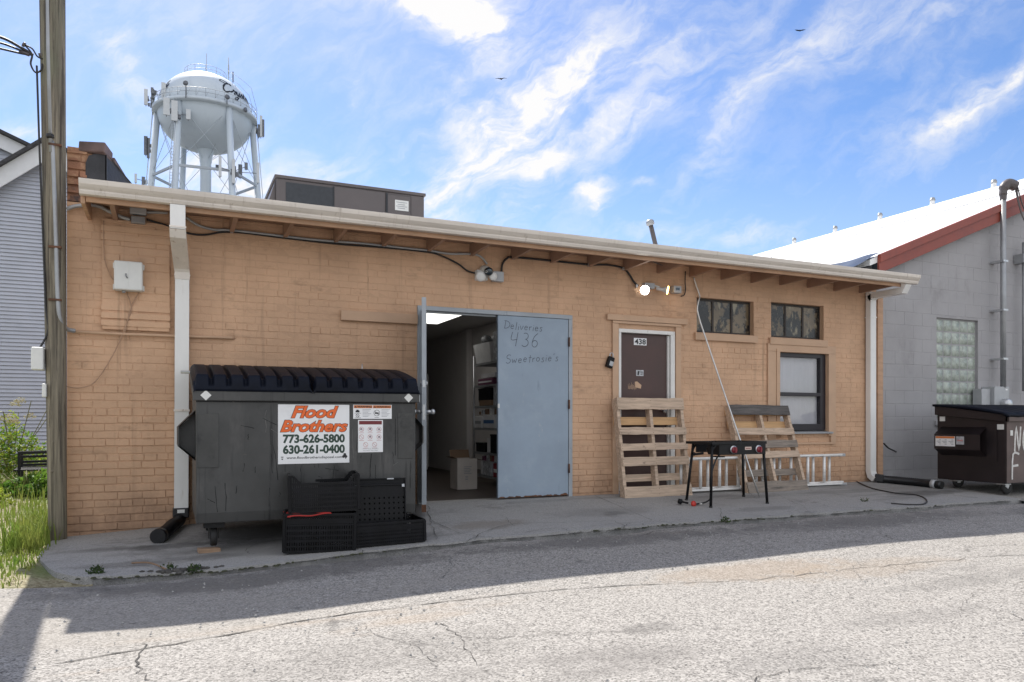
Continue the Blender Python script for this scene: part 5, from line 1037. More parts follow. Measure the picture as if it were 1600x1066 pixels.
# trays on edge in the shallow crate
tz = gz(1.7, -1.6) + .025
for k, (dx, dy, hh, lab) in enumerate(((0, -.04, .455, 'front black perforated tray standing on edge in the shallow crate'), (.03, .06, .50, 'rear taller black tray standing on edge in the shallow crate'))):
    t = thing('tray', lab, 'tray', (1.64 + dx, -1.60 + dy, tz), 'black trays on edge', local=True); t.rotation_euler = (R(-4), 0, R(-4))
    p = MB(); w_ = .215
    HX, HZ = 10, 12
    hol = [(-w_ + .045 + i * .042 - .006, -w_ + .045 + i * .042 + .006, .08 + j * .045 - .006, .08 + j * .045 + .008) for i in range(10) for j in range(7) if (i + j) % 1 == 0 and .08 + j * .045 < hh - .05]
    wall_holes(p, -w_, w_, 0, hh, -.004, .004, hol); p.build('base', 'black_plastic', t)
    e_ = MB(); e_.box(-w_ - .012, -w_ - .001, -.02, .085, 0, hh); e_.box(w_ + .001, w_ + .012, -.02, .085, 0, hh); e_.box(-w_ - .012, w_ + .012, -.02, .085, hh + .001, hh + .013); e_.box(-w_, w_, -.016, -.0045, hh * .30, hh * .32); e_.build('rim', 'black_plastic', t, bevel=.003)
    if k == 0: MB().box(-w_ + .0, -w_ + .022, -.023, -.0205, hh - .012, hh + .012).box(w_ - .022, w_ - .0, -.023, -.0205, hh - .012, hh + .012).build('tag', 'film', t)
    else: MB().box(.06, .12, -.023, -.0205, hh + .002, hh + .012).build('tag', 'film', t)
cl = grid_plane(lambda u, v: (.855 + .34 * u, -1.735 + .22 * v - .062 * u - .02 * (v < .01), gA + .318 + .006 * math.sin(9 * u) * math.sin(4 * v + 1) - (.022 if v < .01 else 0) * (1 - u)), 18, 12).build('cloth', 'cloth_red', None, origin=(1.08, -1.68, gA + .3)); so = cl.modifiers.new('thickness', 'SOLIDIFY'); so.thickness = .006
tag(cl, 'red cloth peeking out between the two left crates', 'cloth')

# ================================================================ PALLETS
def pallet(name, label, mats, loc, rot, seed, front, back, w=.96, h=1.20, th=.125):
    t = thing(name, label, 'pallet', loc, 'wooden pallets leaning on the tan wall', local=True); t.rotation_euler = rot; q = random.Random(seed)
    for x in (-w / 2 + .02, 0, w / 2 - .02):
        s_ = MB(); s_.box(x - .022, x + .022, .018, th - .017, .004, h - .004); s_.build('stringer', mats[0], t, bevel=.003)
    for (z0, z1, m_) in front:
        a = q.uniform(-.006, .006); b = MB(); n = 8; e0 = [q.uniform(-.004, .004) for _ in range(n + 1)]; e1 = [q.uniform(-.004, .004) for _ in range(n + 1)]; L0 = -w / 2 + q.uniform(-.006, .01); L1 = w / 2 - q.uniform(-.006, .01)
        vs = []
        for i in range(n + 1):
            x = L0 + (L1 - L0) * i / n; vs += [(x, .0, z0 + e0[i] + a * x), (x, .0, z1 + e1[i] + a * x), (x, .0165, z1 + e1[i] + a * x), (x, .0165, z0 + e0[i] + a * x)]
        fs = [(4 * i + k, 4 * i + (k + 1) % 4, 4 * i + 4 + (k + 1) % 4, 4 * i + 4 + k) for i in range(n) for k in range(4)] + [(3, 2, 1, 0), (4 * n, 4 * n + 1, 4 * n + 2, 4 * n + 3)]
        fs = [f[::-1] for f in fs]
        b.add(vs, fs); bo = b.build('board', m_, t)
        nl = MB()
        for x in (-w / 2 + .02, 0, w / 2 - .02):
            for k in (-.25, .25): nl.lathe([(.0045, 0), (.001, .0012)], 6, (x + q.uniform(-.008, .008), -.0003, (z0 + z1) / 2 + k * (z1 - z0)), (0, -1, 0))
        nl.build('nail', 'rust', bo)
    for (z0, z1, m_) in back: b = MB(); b.box(-w / 2, w / 2, th - .0165, th, z0, z1); b.build('board', m_, t, bevel=.002)
    return t
pallet('pallet', 'pale wooden pallet leaning against the brown door', ['pallet_new'], (5.43, -.385, gz(5.4, -.38) + .006), (R(-9), 0, R(0)), 4,
       [(.0, .135, 'pallet_new'), (.385, .49, 'pallet_new'), (.575, .66, 'pallet_new'), (.765, .855, 'pallet_new'), (1.08, 1.222, 'pallet_new')], [(.0, .10, 'pallet_grey'), (.20, .29, 'pallet_new'), (.90, 1.0, 'pallet_orange'), (1.10, 1.19, 'pallet_new')], w=.985, h=1.225)
pallet('pallet', 'weathered wooden pallet with dark top board leaning beside the sash window', ['pallet_new'], (7.26, -.47, gz(7.2, -.5) + .006), (R(-18), 0, R(0)), 9,
       [(.0, .145, 'pallet_grey'), (.46, .55, 'pallet_new'), (.60, .70, 'pallet_grey'), (.78, .875, 'pallet_new'), (1.06, 1.198, 'pallet_dark')], [(.0, .1, 'pallet_dark'), (.24, .33, 'pallet_grey'), (.90, 1.0, 'pallet_orange'), (1.08, 1.16, 'pallet_orange')], w=1.03)

# ================================================================ STOVE
sv = thing('camp_stove', 'black two burner outdoor gas stove on four legs with red knobs', 'stove', (5.98, -.95, gz(6, -1)), local=False)
TZ = .665; Ft = [(5.575, -.72), (5.505, -1.245), (6.345, -1.225), (6.475, -.68)]; Tp = [(5.66, -.74), (5.56, -1.20), (6.33, -1.17), (6.42, -.72)]
# body frame: front edge direction along x
tb = MB(); fx0, fx1, fy0, fy1 = 5.54, 6.36, -1.20, -.76
def tilt(x, y): return (x, y + .03 * (x - 5.9))
for (a, b) in (((fx0, fy0), (fx1, fy0)), ((fx1, fy0), (fx1, fy1)), ((fx1, fy1), (fx0, fy1)), ((fx0, fy1), (fx0, fy0))):
    A = Vector((*tilt(*a), TZ - .012)); Bq = Vector((*tilt(*b), TZ - .012)); tb.bar(A, Bq, .03, .03)
tb.bar((fx0 + .405, fy0 + .01, TZ - .012), (fx0 + .405, fy1, TZ - .012), .025, .025)
top = tb.build('top_frame', 'black_metal', sv, bevel=.003)
gt = MB()
for cx in (fx0 + .205, fx1 - .205):
    cy = (fy0 + fy1) / 2
    for r in (.06, .12): gt.tube([(cx + r * math.cos(R(a)), cy + r * math.sin(R(a)), TZ - .012) for a in range(0, 360, 20)], .006, 6, closed=True)
    for a in range(0, 360, 45): gt.tube([(cx + .05 * math.cos(R(a)), cy + .05 * math.sin(R(a)), TZ - .006), (cx + .195 * math.cos(R(a)) * (1.2 if a % 90 else 1), cy + .195 * math.sin(R(a)) * (1.2 if a % 90 else 1), TZ - .006)], .007, 6)
gt.build('grate', 'black_metal', sv)
bn = MB()
for cx in (fx0 + .205, fx1 - .205): bn.lathe([(.015, -.15), (.05, -.14), (.075, -.09), (.075, -.07), (.001, -.065)], 18, (cx, (fy0 + fy1) / 2, TZ))
bn.build('burner', 'black_metal', sv)
fp = MB(); fp.box(fx0 + .12, fx1 - .02, fy0 - .004, fy0 + .006, TZ - .145, TZ - .015); fp.box(fx0 + .12, fx0 + .13, fy0 + .006, fy0 + .20, TZ - .145, TZ - .02); fp.box(fx1 - .03, fx1 - .02, fy0 + .006, fy0 + .12, TZ - .145, TZ - .02); fp.box(fx0 + .13, fx1 - .03, fy1 - .02, fy1 - .01, TZ - .13, TZ - .02)
fp.build('front_panel', 'black_metal', sv, bevel=.003)
for kx in (5.862, 6.232):
    MB().lathe([(.046, 0), (.046, .006), (.001, .007)], 20, (kx, fy0 - .005, TZ - .085), (0, -1, 0)).build('knob_plate', 'galv', sv)
    k_ = MB().lathe([(.036, 0), (.034, .022), (.001, .024)], 20, (kx, fy0 - .012, TZ - .09), (0, -1, 0)); k_.box(kx - .010, kx + .010, fy0 - .052, fy0 - .034, TZ - .122, TZ - .058); k_.build('knob', 'knob_red', sv)
lb = MB().box(6.03, 6.125, fy0 - .0065, fy0 - .0045, TZ - .092, TZ - .058).build('badge', 'label_tan', sv); MB().box(6.04, 6.115, fy0 - .008, fy0 - .0066, TZ - .079, TZ - .070).build('badge_print', 'ink_maroon', lb)
for (fx, fy), (tx, ty) in zip(Ft, Tp):
    lg = MB(); lg.tube([(fx, fy, gz(fx, fy) + .003), (tx, ty, TZ - .02)], .0165, 10); lg.bar((tx, ty, TZ - .03), (tx + (5.95 - tx) * .22, ty + .0, TZ - .028), .02, .012); lg.bar((tx, ty, TZ - .09), (tx + (5.95 - tx) * .14, ty, TZ - .03), .02, .012)
    l_ = lg.build('leg', 'black_metal', sv); MB().tube([(fx, fy, gz(fx, fy) + .001), (fx, fy, gz(fx, fy) + .02)], .02, 10).build('foot', 'rubber', l_)
MB().tube(spline([(5.50, -.95, TZ - .14), (5.53, -.97, TZ - .14), (5.6, -1.0, TZ - .13)]), .014, 8).lathe([(.022, 0), (.022, .03)], 10, (5.48, -.95, TZ - .14), (1, 0, 0)).build('side_valve', 'black_metal', sv)
MB().lathe([(.001, 0), (.07, .0), (.07, .012), (.001, .014)], 18, (5.94, -.86, TZ - .19)).build('heat_shield', 'black_metal', sv)
hs = [(5.78, -1.10, TZ - .13), (5.70, -1.10, TZ - .20), (5.60, -1.12, .25), (5.60, -1.14, .07), (5.555, -1.13, -.005), (5.46, -1.08, -.035), (5.40, -1.05, -.045)]
MB().tube(spline(hs, 8), .0095, 8).build('gas_hose', 'hose_black', sv)
rg_ = MB(); rg_.lathe([(.012, 0), (.024, .008), (.034, .016), (.034, .034), (.026, .044), (.001, .046)], 18, (5.375, -1.075, -.033), (.25, -1, .15)); rg_.build('regulator', 'valve_red', sv)
MB().tube([(5.36, -1.03, -.028), (5.285, -.99, -.010)], .012, 8).lathe([(.012, 0), (.030, .006), (.030, .045), (.015, .05), (.001, .051)], 14, (5.30, -1.0, -.014), (-.87, .45, .2)).build('tank_connector', 'black_plastic', sv)
MB().tube([(5.475, -1.085, -.034), (5.50, -1.10, -.030)], .0125, 8).build('hose_clip', 'ivory_plastic', sv)

# ================================================================ LADDER, ROD
ld = thing('ladder', 'silver aluminium extension ladder lying on its side along the tan wall', 'ladder', (7.2, -.2, 0))
for k, (xa, xb, yy, z0, z1) in enumerate(((5.72, 8.62, -.235, .010, .415), (5.98, 8.72, -.165, .025, .40))):
    f = MB()
    for z in (z0, z1): f.box(xa, xb, yy - .030, yy + .030, z, z + .026)
    f.build('rail', 'aluminium', ld, bevel=.003)
    rg2 = MB(); x = xa + (.14 if k == 0 else .05)
    while x < xb - .02:
        if x > xa: rg2.tube([(x, yy, z0 + .026), (x, yy, z1)], .0205, 12)
        x += .305
    rg2.build('rung', 'aluminium', ld)
MB().box(8.62, 8.74, -.21, -.15, .40, .44).box(8.60, 8.72, -.25, -.19, .0, .03).box(5.66, 5.74, -.27, -.20, .40, .445).build('end_cap', 'zinc_box', ld, bevel=.004)
rp_ = [W(1084, 434, -.02), W(1088, 447, -.03), W(1093, 462, -.05), W(1091, 472, -.06), W(1089.5, 484, -.065), W(1094, 503, -.08)]
foot = Vector((6.617, -.80, gz(6.6, -.8) + .01)); rp_ = spline(rp_, 6) + [rp_[-1].lerp(foot, k / 6) for k in range(1, 7)]
o = MB().tube(rp_, .0105, 8).build('metal_rod', 'steel_rod', None, origin=foot); tag(o, 'long thin bent silver rod leaning against wall past the weathered pallet', 'rod')

# ================================================================ DRAIN HOSES, CORDS
def corr_hose(mb, pts, r, pitch=.016):
    q = spline(pts, 40); acc = 0; out = []; rad = []; L = 0
    P = [q[0]]
    for p in q[1:]:
        if (p - P[-1]).length > pitch / 2: P.append(p)
    return mb.tube(P, [r * (1.06 if i % 2 else .93) for i in range(len(P))], 14)
v = thing('drain_hose', 'short black corrugated drain hose under the left downspout', 'hose', (.05, -.5, -.13))
corr_hose(MB(), [(.09, -.085, -.005), (.07, -.16, -.045), (.02, -.36, -.055), (-.03, -.58, -.075), (-.08, -.74, -.088)], .056).build('tube', 'hose_black', v)
MB().box(.02, .165, -.145, -.012, -.02, .075).build('adapter', 'hose_black', v, bevel=.01); MB().box(.06, .125, -.148, -.1455, .03, .062).build('label', 'ivory_plastic', v)
e_ = MB().tube([(-.075, -.725, -.087), (-.10, -.80, -.092)], .066, 16); e_.build('end_cap', 'hose_black', v)
v = thing('drain_hose', 'longer black corrugated drain hose running right from the right downspout', 'hose', (9.7, -.4, 0))
hp = [(9.44, -.15, .05), (9.52, -.24, .035), (9.60, -.38, .025), (9.70, -.62, .01), (9.74, -.82, -.0)]
corr_hose(MB(), [(p[0], p[1], max(p[2], gz(p[0], p[1]) + .058)) for p in hp], .055).build('tube', 'hose_black', v); MB().tube([(9.735, -.80, gz(9.7, -.8) + .06), (9.745, -.86, gz(9.7, -.9) + .06)], .062, 14).build('collar', 'zinc_box', v); MB().tube([(9.744, -.86, gz(9.7, -.9) + .06), (9.75, -.95, gz(9.7, -.9) + .055)], .052, 14).build('end_cap', 'hose_black', v)
MB().bar((9.43, -.12, .075), (9.50, -.21, .06), .13, .11).build('adapter', 'hose_black', v, bevel=.01); MB().bar((9.452, -.158, .1185), (9.482, -.196, .113), .06, .004).build('label', 'ivory_plastic', v)
cp_ = [(1336, 752), (1345, 757), (1365, 765), (1400, 772), (1432, 775), (1447, 782), (1444, 789), (1420, 790), (1392, 788)]
o = MB().tube(spline([G(*p) + Vector((0, 0, .012)) for p in cp_], 8), .008, 6).build('cord', 'cable_black', None, origin=G(1400, 772)); tag(o, 'black cord looping over the concrete right of the ladder', 'cord')

# ================================================================ WALL FIXTURES
def wires(mb, pts, r, Y=-.03, n=8): return mb.tube(spline([W(a, b, Y) for a, b in pts], n), r, 8)
def wtag(mb, name, mat, label, cat, at): o = mb.build(name, mat, None, origin=at); tag(o, label, cat); return o
v = thing('eave_conduit', 'grey conduit bundle clipped beneath the eaves left of the camera light', 'conduit', W(500, 375, -.03))
c_ = MB(); wires(c_, [(104, 327), (120, 322), (150, 321), (170, 330), (190, 339), (203, 343)], .018, -.04); wires(c_, [(229, 332), (245, 332), (262, 333)], .013); wires(c_, [(291, 340), (310, 352), (335, 359), (362, 360), (445, 369.5), (484, 374), (525, 377.5), (561, 380), (600, 384), (640, 388.5), (670, 391.5), (702, 396.5), (738, 397), (752, 402), (761, 413)], .013); c_.build('pipe', 'cable_grey', v)
c_ = MB(); wires(c_, [(229, 343), (262, 353), (292, 364), (320, 367), (362, 362.5), (445, 372), (524, 381), (600, 387), (668, 394), (690, 400), (715, 412), (730, 423), (742, 427)], .010, -.026); c_.build('cable', 'cable_black', v)
c_ = MB()
for a, b in ((362, 361), (447, 368.5), (526, 376.5), (600, 383), (670, 390), (738, 396)): p = W(a, b, -.045); c_.box(p.x - .012, p.x + .012, -.05, -.025, p.z - .018, p.z + .018)
c_.build('clip', 'galv', v)
v = thing('black_conduit', 'black cable running beneath the eaves between the two light fixtures', 'cable', W(880, 410, -.03))
c_ = MB(); wires(c_, [(783.5, 427), (785, 413), (792, 404), (803, 402), (862, 407.5), (920, 413.5), (950, 414), (974, 419.5), (984, 430), (990, 440), (997, 447)], .013); c_.build('cable', 'cable_black', v); c_ = MB()
for a, b in ((802, 402.5), (863, 408), (920, 413.8), (974, 419.8), (995, 447)): p = W(a, b, -.045); c_.box(p.x - .012, p.x + .012, -.05, -.025, p.z - .018, p.z + .018)
c_.build('clip', 'galv', v)
v = thing('junction_box', 'small grey stacked junction boxes under the eave left of the downspout', 'junction box', W(215, 340, -.03))
p = W(203, 324, -.05); q = W(229, 338, -.05); MB().box(p.x, q.x, -.09, -.028, q.z + .004, p.z).build('box', 'zinc_box', v, bevel=.005); p = W(205, 338, -.05); q = W(227, 351, -.05); MB().box(p.x, q.x, -.085, -.028, q.z, p.z - .002).build('box', 'grey_metal', v, bevel=.004)
# utility box on the patch
ub = thing('utility_box', 'square off white plastic utility box on the raised brick patch', 'utility box', (-.35, -.05, 2.2))
bx0, bx1, bz0, bz1 = -.475, -.235, 2.125, 2.395
MB().box(bx0, bx1, -.155, -.036, bz0, bz1).build('case', 'ivory_plastic', ub, bevel=.014)
b_ = MB(); b_.box(bx0 - .012, bx1 + .012, -.075, -.036, bz0 + .01, bz0 + .06); b_.box(bx0 - .012, bx1 + .012, -.075, -.036, bz1 - .06, bz1 - .01); b_.box(bx0 + .117, bx0 + .123, -.157, -.15, bz0 + .005, bz1 - .005); b_.build('latch', 'ivory_plastic', ub, bevel=.004)
MB().tube([(bx0 + .10, -.158, 2.255 + .02), (bx0 + .10, -.172, 2.255), (bx0 + .112, -.158, 2.235)], .006, 6).tube([(bx0 + .08, -.1, bz0), (bx0 + .08, -.1, bz0 - .02)], .016, 8).build('hasp', 'grey_metal', ub)
c_ = MB(); wires(c_, [(197, 455), (203, 470), (205, 485), (200, 500), (180, 548), (150, 595), (125, 606), (104, 604)], .005, -.05); wires(c_, [(218, 456), (205, 480), (195, 520), (199, 523)], .005, -.05); wires(c_, [(162, 345), (163, 400), (172, 430), (181, 440)], .004, -.045)
wtag(c_, 'loose_cable', 'cable_tan', 'thin tan cables dangling from the off white utility box', 'cable', W(195, 500, -.05))
c_ = MB(); c_.tube([W(112, 518.5, -.045), W(200, 522.5, -.045), W(300, 526, -.035), W(360, 528, -.03), W(366, 528.5, -.004)], .0135, 10); wtag(c_, 'wall_pipe', 'tan_trim', 'tan painted pipe running across wall below the utility box', 'pipe', W(200, 522, -.03))
# camera floodlight
fl = thing('camera_floodlight', 'white twin lamp floodlight with a dark camera between grey boxes', 'floodlight', W(762, 430, -.05))
p = W(744, 422, -.06); q = W(761, 439, -.06); MB().box(p.x, q.x, -.09, -.008, q.z, p.z).build('box', 'ivory_plastic', fl, bevel=.006); p = W(770, 424, -.05); q = W(786, 441, -.05); MB().box(p.x, q.x, -.075, -.008, q.z, p.z).build('junction_box', 'zinc_box', fl, bevel=.004)
c = W(760, 420, -.10); MB().lathe([(.04, 0), (.06, .02), (.058, .10), (.045, .13)], 16, c + Vector((0, .09, 0)), (0, -1, -.3)).build('camera_body', 'ivory_plastic', fl)
cb_ = MB().lathe([(.048, 0), (.046, .03), (.03, .042), (.001, .046)], 18, W(763, 424, -.20), (.05, -1, -.35)); cb_.build('camera_lens', 'cam_glass', fl); MB().lathe([(.010, 0), (.014, .004), (.014, .008)], 12, W(759.5, 424.5, -.243), (0, -1, -.3)).build('camera_ring', 'lens_grey', fl)
for a, b, r in ((751, 432, .058), (770.5, 432, .048)):
    c = W(a, b, -.17); MB().lathe([(.03, -.08), (r * .9, -.02), (r, .0), (r * .97, .012), (r * .6, .020), (.001, .022)], 20, c, (.1 if a > 760 else -.15, -1, -.35)).build('lamp_head', 'lens_grey', fl)
MB().tube([W(757, 428, -.09), W(751, 431, -.15)], .016, 8).tube([W(763, 429, -.09), W(770, 431, -.15)], .016, 8).build('arm', 'ivory_plastic', fl)
# twin flood, lit
f2 = thing('flood_lamp', 'twin bulb flood lamp, lit white and amber, on grey box above the brown door', 'floodlight', W(1020, 448, -.05))
p = W(1006, 442, -.04); q = W(1021, 452, -.04); MB().box(p.x, q.x, -.07, -.008, q.z, p.z).build('box', 'zinc_box', f2, bevel=.004)
c1 = W(1007.5, 453.5, -.20); dr_ = Vector((-.35, -1, -.25)).normalized()
MB().tube([W(1011, 447, -.07), c1 - dr_ * .09], .014, 8).lathe([(.022, -.10), (.03, -.07), (.045, -.02), (.056, .0)], 18, c1, dr_).build('socket', 'zinc_box', f2); MB().lathe([(.056, .0), (.05, .010), (.03, .016), (.001, .018)], 18, c1, dr_).build('bulb', 'bulb_white', f2)
c2 = W(1043, 453.5, -.16); d2_ = Vector((.72, -.66, -.2)).normalized()
MB().tube([W(1021, 446, -.05), W(1030, 449, -.08), c2 - d2_ * .12], .014, 8).lathe([(.020, -.14), (.022, -.07), (.028, -.05), (.045, -.015), (.055, .0)], 18, c2, d2_).build('socket', 'lens_grey', f2); MB().lathe([(.055, .0), (.05, .008), (.001, .014)], 18, c2, d2_).build('bulb', 'bulb_amber', f2)
se = thing('sensor_box', 'small grey sensor box with dark window right of the lit flood lamp', 'sensor', W(1056, 453, -.05))
p = W(1050, 447, -.05); q = W(1062, 459, -.05); MB().box(p.x, q.x, -.09, -.008, q.z, p.z).build('box', 'zinc_box', se, bevel=.005); m_ = (p + q) / 2; MB().box(m_.x - .03, m_.x + .03, -.0935, -.0895, m_.z - .012, m_.z + .022).build('window', 'cam_glass', se)
c_ = MB(); wires(c_, [(1071, 424), (1070.5, 440), (1071, 453), (1069, 461), (1064, 463)], .007); wires(c_, [(1000, 380), (1010, 396), (1020, 408), (1035, 415)], .005, -.55); wtag(c_, 'sensor_cable', 'cable_black', 'thin black cable dropping from the eave to the sensor box', 'cable', W(1070, 445, -.03))
lk = thing('lock_box', 'black key lock box hanging on the wall left of the brown door', 'lock box', W(952, 563, -.03))
lb = MB(); p = W(953, 565, -.04); lb.bar(p + Vector((-.022, 0, -.075)), p + Vector((.022, 0, .055)), .085, .05, (0, 1, 0)); lb.build('body', 'black_plastic', lk, bevel=.008)
MB().tube(spline([p + Vector((-.004, 0, .05)), p + Vector((.005, 0, .10)), p + Vector((.04, 0, .10)), p + Vector((.045, 0, .05))]), .006, 8).build('shackle', 'galv', lk); MB().bar(p + Vector((-.005, -.028, -.055)), p + Vector((.014, -.028, .0)), .05, .004, (0, 1, 0)).build('dial', 'zinc_box', lk)

# ================================================================ MAROON DUMPSTER (right)
D2 = thing('dumpster', 'maroon brown dumpster with black lid and spray painted letters by the grey wall', 'dumpster', (11, -1.1, -.06))
a0, a1, f0, k0 = 10.02, 11.95, -1.66, -.68
zb, zt_, zk_ = .075, .97, 1.11
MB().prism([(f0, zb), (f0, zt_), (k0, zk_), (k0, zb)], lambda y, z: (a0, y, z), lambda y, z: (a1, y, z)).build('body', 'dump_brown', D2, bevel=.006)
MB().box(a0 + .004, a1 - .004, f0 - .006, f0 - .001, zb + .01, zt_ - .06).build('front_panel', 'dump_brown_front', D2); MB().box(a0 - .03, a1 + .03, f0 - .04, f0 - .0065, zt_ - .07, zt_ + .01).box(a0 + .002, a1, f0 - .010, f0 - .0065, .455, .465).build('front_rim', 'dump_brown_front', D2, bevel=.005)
MB().prism([(f0 - .04, zt_ - .08), (f0 - .04, zt_ + .012), (k0 + .02, zk_ + .012), (k0 + .02, zk_ - .12)], lambda y, z: (a0 - .03, y, z), lambda y, z: (a0 - .001, y, z)).build('rim', 'dump_brown', D2, bevel=.004)
def lid2(u, w):
    y = f0 - .06 + (k0 + .04 - f0 + .06) * w; z = zt_ + .03 + (zk_ - zt_) * w + .018 * abs(math.sin(u * 9 * math.pi)) * (.3 + math.sin(math.pi * w)) + .02 * math.sin(math.pi * w); return (a0 - .05 + (a1 - a0 + .1) * u, y, z - .02 * (w < .03))
l_ = grid_plane(lid2, 90, 14).build('lid', 'lid_black', D2); so = l_.modifiers.new('thickness', 'SOLIDIFY'); so.thickness = .03; so.offset = -1
p = MB(); ya, yb2 = -1.40, -.74; o_ = a0 - .14
p.box(o_ - .006, o_, ya, yb2, .51, .72); p.add([(a0, ya - .0, .82), (o_, ya, .722), (o_, yb2, .722), (a0, yb2, .82)], [(0, 1, 2, 3), (3, 2, 1, 0)]); p.add([(a0, ya, .42), (o_, ya, .508), (o_, yb2, .508), (a0, yb2, .42)], [(0, 1, 2, 3)]); p.box(a0 - .012, a0 - .001, ya - .14, ya, .36, .86)
p.build('fork_pocket', 'dump_brown', D2)
wl_ = MB().box(o_ - .009, o_ - .0065, -1.05, -.76, .55, .69).build('warning_sticker', 'sign_white', D2); MB().box(o_ - .0115, o_ - .0095, -1.045, -.765, .66, .688).build('warning_band', 'ink_warn', wl_)
q = MB()
for yy0, yy1 in ((-1.03, -.96), (-.93, -.86), (-.84, -.78)):
    for z in (.575, .595, .615, .635): q.box(o_ - .0115, o_ - .0095, yy0, yy1 - .02 * (int(z * 1000) % 3), z, z + .007)
q.build('fine_print', 'ink_grey', wl_); s_ = MB().box(o_ - .009, o_ - .0065, -1.18, -1.07, .58, .69).build('notice_sticker', 'film', D2); MB().box(o_ - .0115, o_ - .0095, -1.165, -1.085, .625, .645).build('notice_print', 'ink_rose', s_)
MB().box(a0 - .005, a0 - .001, -.80, -.72, .90, .965).box(a0 - .005, a0 - .001, -1.63, -1.53, .79, .86).box(a0 + .07, a0 + .12, f0 - .010, f0 - .0065, .71, .78).build('reflector', 'ivory_plastic', D2)
sp_ = MB(); pen_on(sp_, 'NO', (a0 + .15, f0 - .0085, .50), (.55, 0, 0), UZ, .33, .030, .12, .0); pen_on(sp_, 'F', (a0 + .05, f0 - .0105, .13), (.8, 0, 0), UZ, .34, .030, .1, .0); sp_.build('spray_lettering', 'spray_white', D2)
for xx, yy in ((a0 + .10, f0 + .10), (a0 + .08, k0 - .22), (a1 - .10, f0 + .10), (a1 - .10, k0 - .12)):
    zr = gz(9.7, yy) + .10; cs = MB(); cs.box(xx - .06, xx + .06, yy - .06, yy + .06, zb - .02, zb - .001)
    for s in (-1, 1): cs.bar((xx - .01, yy + s * .036, zb - .02), (xx + .05, yy + s * .036, zr), .05, .008, (0, 1, 0))
    c_ = cs.build('caster', 'galv', D2); MB().lathe([(.03, -.026), (.085, -.028), (.095, -.016), (.095, .016), (.085, .028), (.03, .026)], 22, (xx + .055, yy, zr), (0, 1, 0)).build('wheel', 'rubber', c_)

# ================================================================ INSIDE THE ROOM
tl_ = thing('ceiling_light', 'lit white ceiling light panel inside the open doorway', 'ceiling light', (3.55, 2.7, 2.45))
MB().box(3.25, 3.87, 2.1, 3.35, 2.435, 2.458).build('frame', 'white_paint', tl_); MB().box(3.28, 3.84, 2.13, 3.32, 2.430, 2.4345).build('diffuser', 'light_panel', tl_)
sh = thing('wire_shelf', 'tall metal wire shelf loaded with supplies along the inner wall', 'shelf', (4.35, 1.7, 0))
SX0, SX1, SY0, SY1 = 4.10, 4.55, 1.15, 2.40
for x in (SX0, SX1):
    for y in (SY0, SY1): MB().tube([(x, y, -.01), (x, y, 1.86)], .014, 8).build('post', 'galv', sh)
SZ = [.12, .45, .80, 1.12, 1.42, 1.74]
for z in SZ:
    s_ = MB(); s_.box(SX0, SX0 + .012, SY0, SY1, z - .03, z); s_.box(SX1 - .012, SX1, SY0, SY1, z - .03, z); s_.box(SX0, SX1, SY0, SY0 + .012, z - .03, z); s_.box(SX0, SX1, SY1 - .012, SY1, z - .03, z)
    for k in range(26): y = SY0 + .02 + k * .047; s_.box(SX0, SX1, y, y + .005, z - .006, z - .001)
    s_.build('shelf_board', 'grey_metal', sh)
def pack(name, label, cat, x0, x1, y0, y1, z, h, mat, extra=None):
    t = thing(name, label, cat, ((x0 + x1) / 2, (y0 + y1) / 2, z)); b = MB().box(x0, x1, y0, y1, z, z + h).build('body', mat, t, bevel=.008)
    m = MB()
    if extra: m.box(x0 - .004, x0 - .001, y0 + .03, y1 - .03, z + h * .35, z + h * .6); m.build('label_band', extra, t)
    else: m.box(x0 - .003, x1 + .003, y0 - .003, y1 + .003, z + h - .02, z + h + .004); m.build('top_rim', mat, t)
    return t
t = thing('storage_bin', 'white plastic bin of wrapped goods on top of the wire shelf', 'bin', (4.3, 2.1, 1.74))
b_ = MB(); c = (4.30, 2.05); 
b_.add([(4.12, 1.80, 1.745), (4.5, 1.80, 1.745), (4.5, 2.34, 1.745), (4.12, 2.34, 1.745), (4.08, 1.76, 2.02), (4.54, 1.76, 2.02), (4.54, 2.38, 2.02), (4.08, 2.38, 2.02)], [(0, 3, 2, 1), (0, 1, 5, 4), (1, 2, 6, 5), (2, 3, 7, 6), (3, 0, 4, 7)]); b_.build('body', 'bin_white', t)
w_ = MB(); rr = random.Random(14)
for k in range(9): w_.lathe([(.001, -.05), (.05, -.03), (.075, 0.02), (.05, .07), (.001, .09)], 8, (rr.uniform(4.15, 4.45), rr.uniform(1.82, 2.3), 2.03 + rr.uniform(0, .05)), (rr.uniform(-.4, .4), rr.uniform(-.4, .4), 1))
w_.build('wrapped_goods', 'film', t)
pack('supply_box', 'tall clear bag of goods on shelf top beside the white bin', 'bag', 4.12, 4.45, 1.35, 1.72, 1.742, .40, 'film')
pack('supply_box', 'long pale box with dark red packets on the shelf below the white bin', 'box', 4.12, 4.5, 1.75, 2.30, 1.422, .09, 'pack_purple', 'sign_white'); pack('supply_box', 'flat white box resting on the dark red packets', 'box', 4.14, 4.5, 1.70, 2.22, 1.52, .06, 'bin_white')
pack('supply_box', 'black rounded bag on the third shelf from the top', 'bag', 4.12, 4.45, 1.85, 2.28, 1.20, .17, 'black_plastic'); pack('supply_box', 'brown carton beneath the black bag on the shelf', 'box', 4.12, 4.48, 1.80, 2.25, 1.122, .074, 'carton_kraft'); pack('supply_box', 'tall pale purple packet beside the black bag', 'box', 4.12, 4.4, 1.40, 1.72, 1.122, .27, 'film')
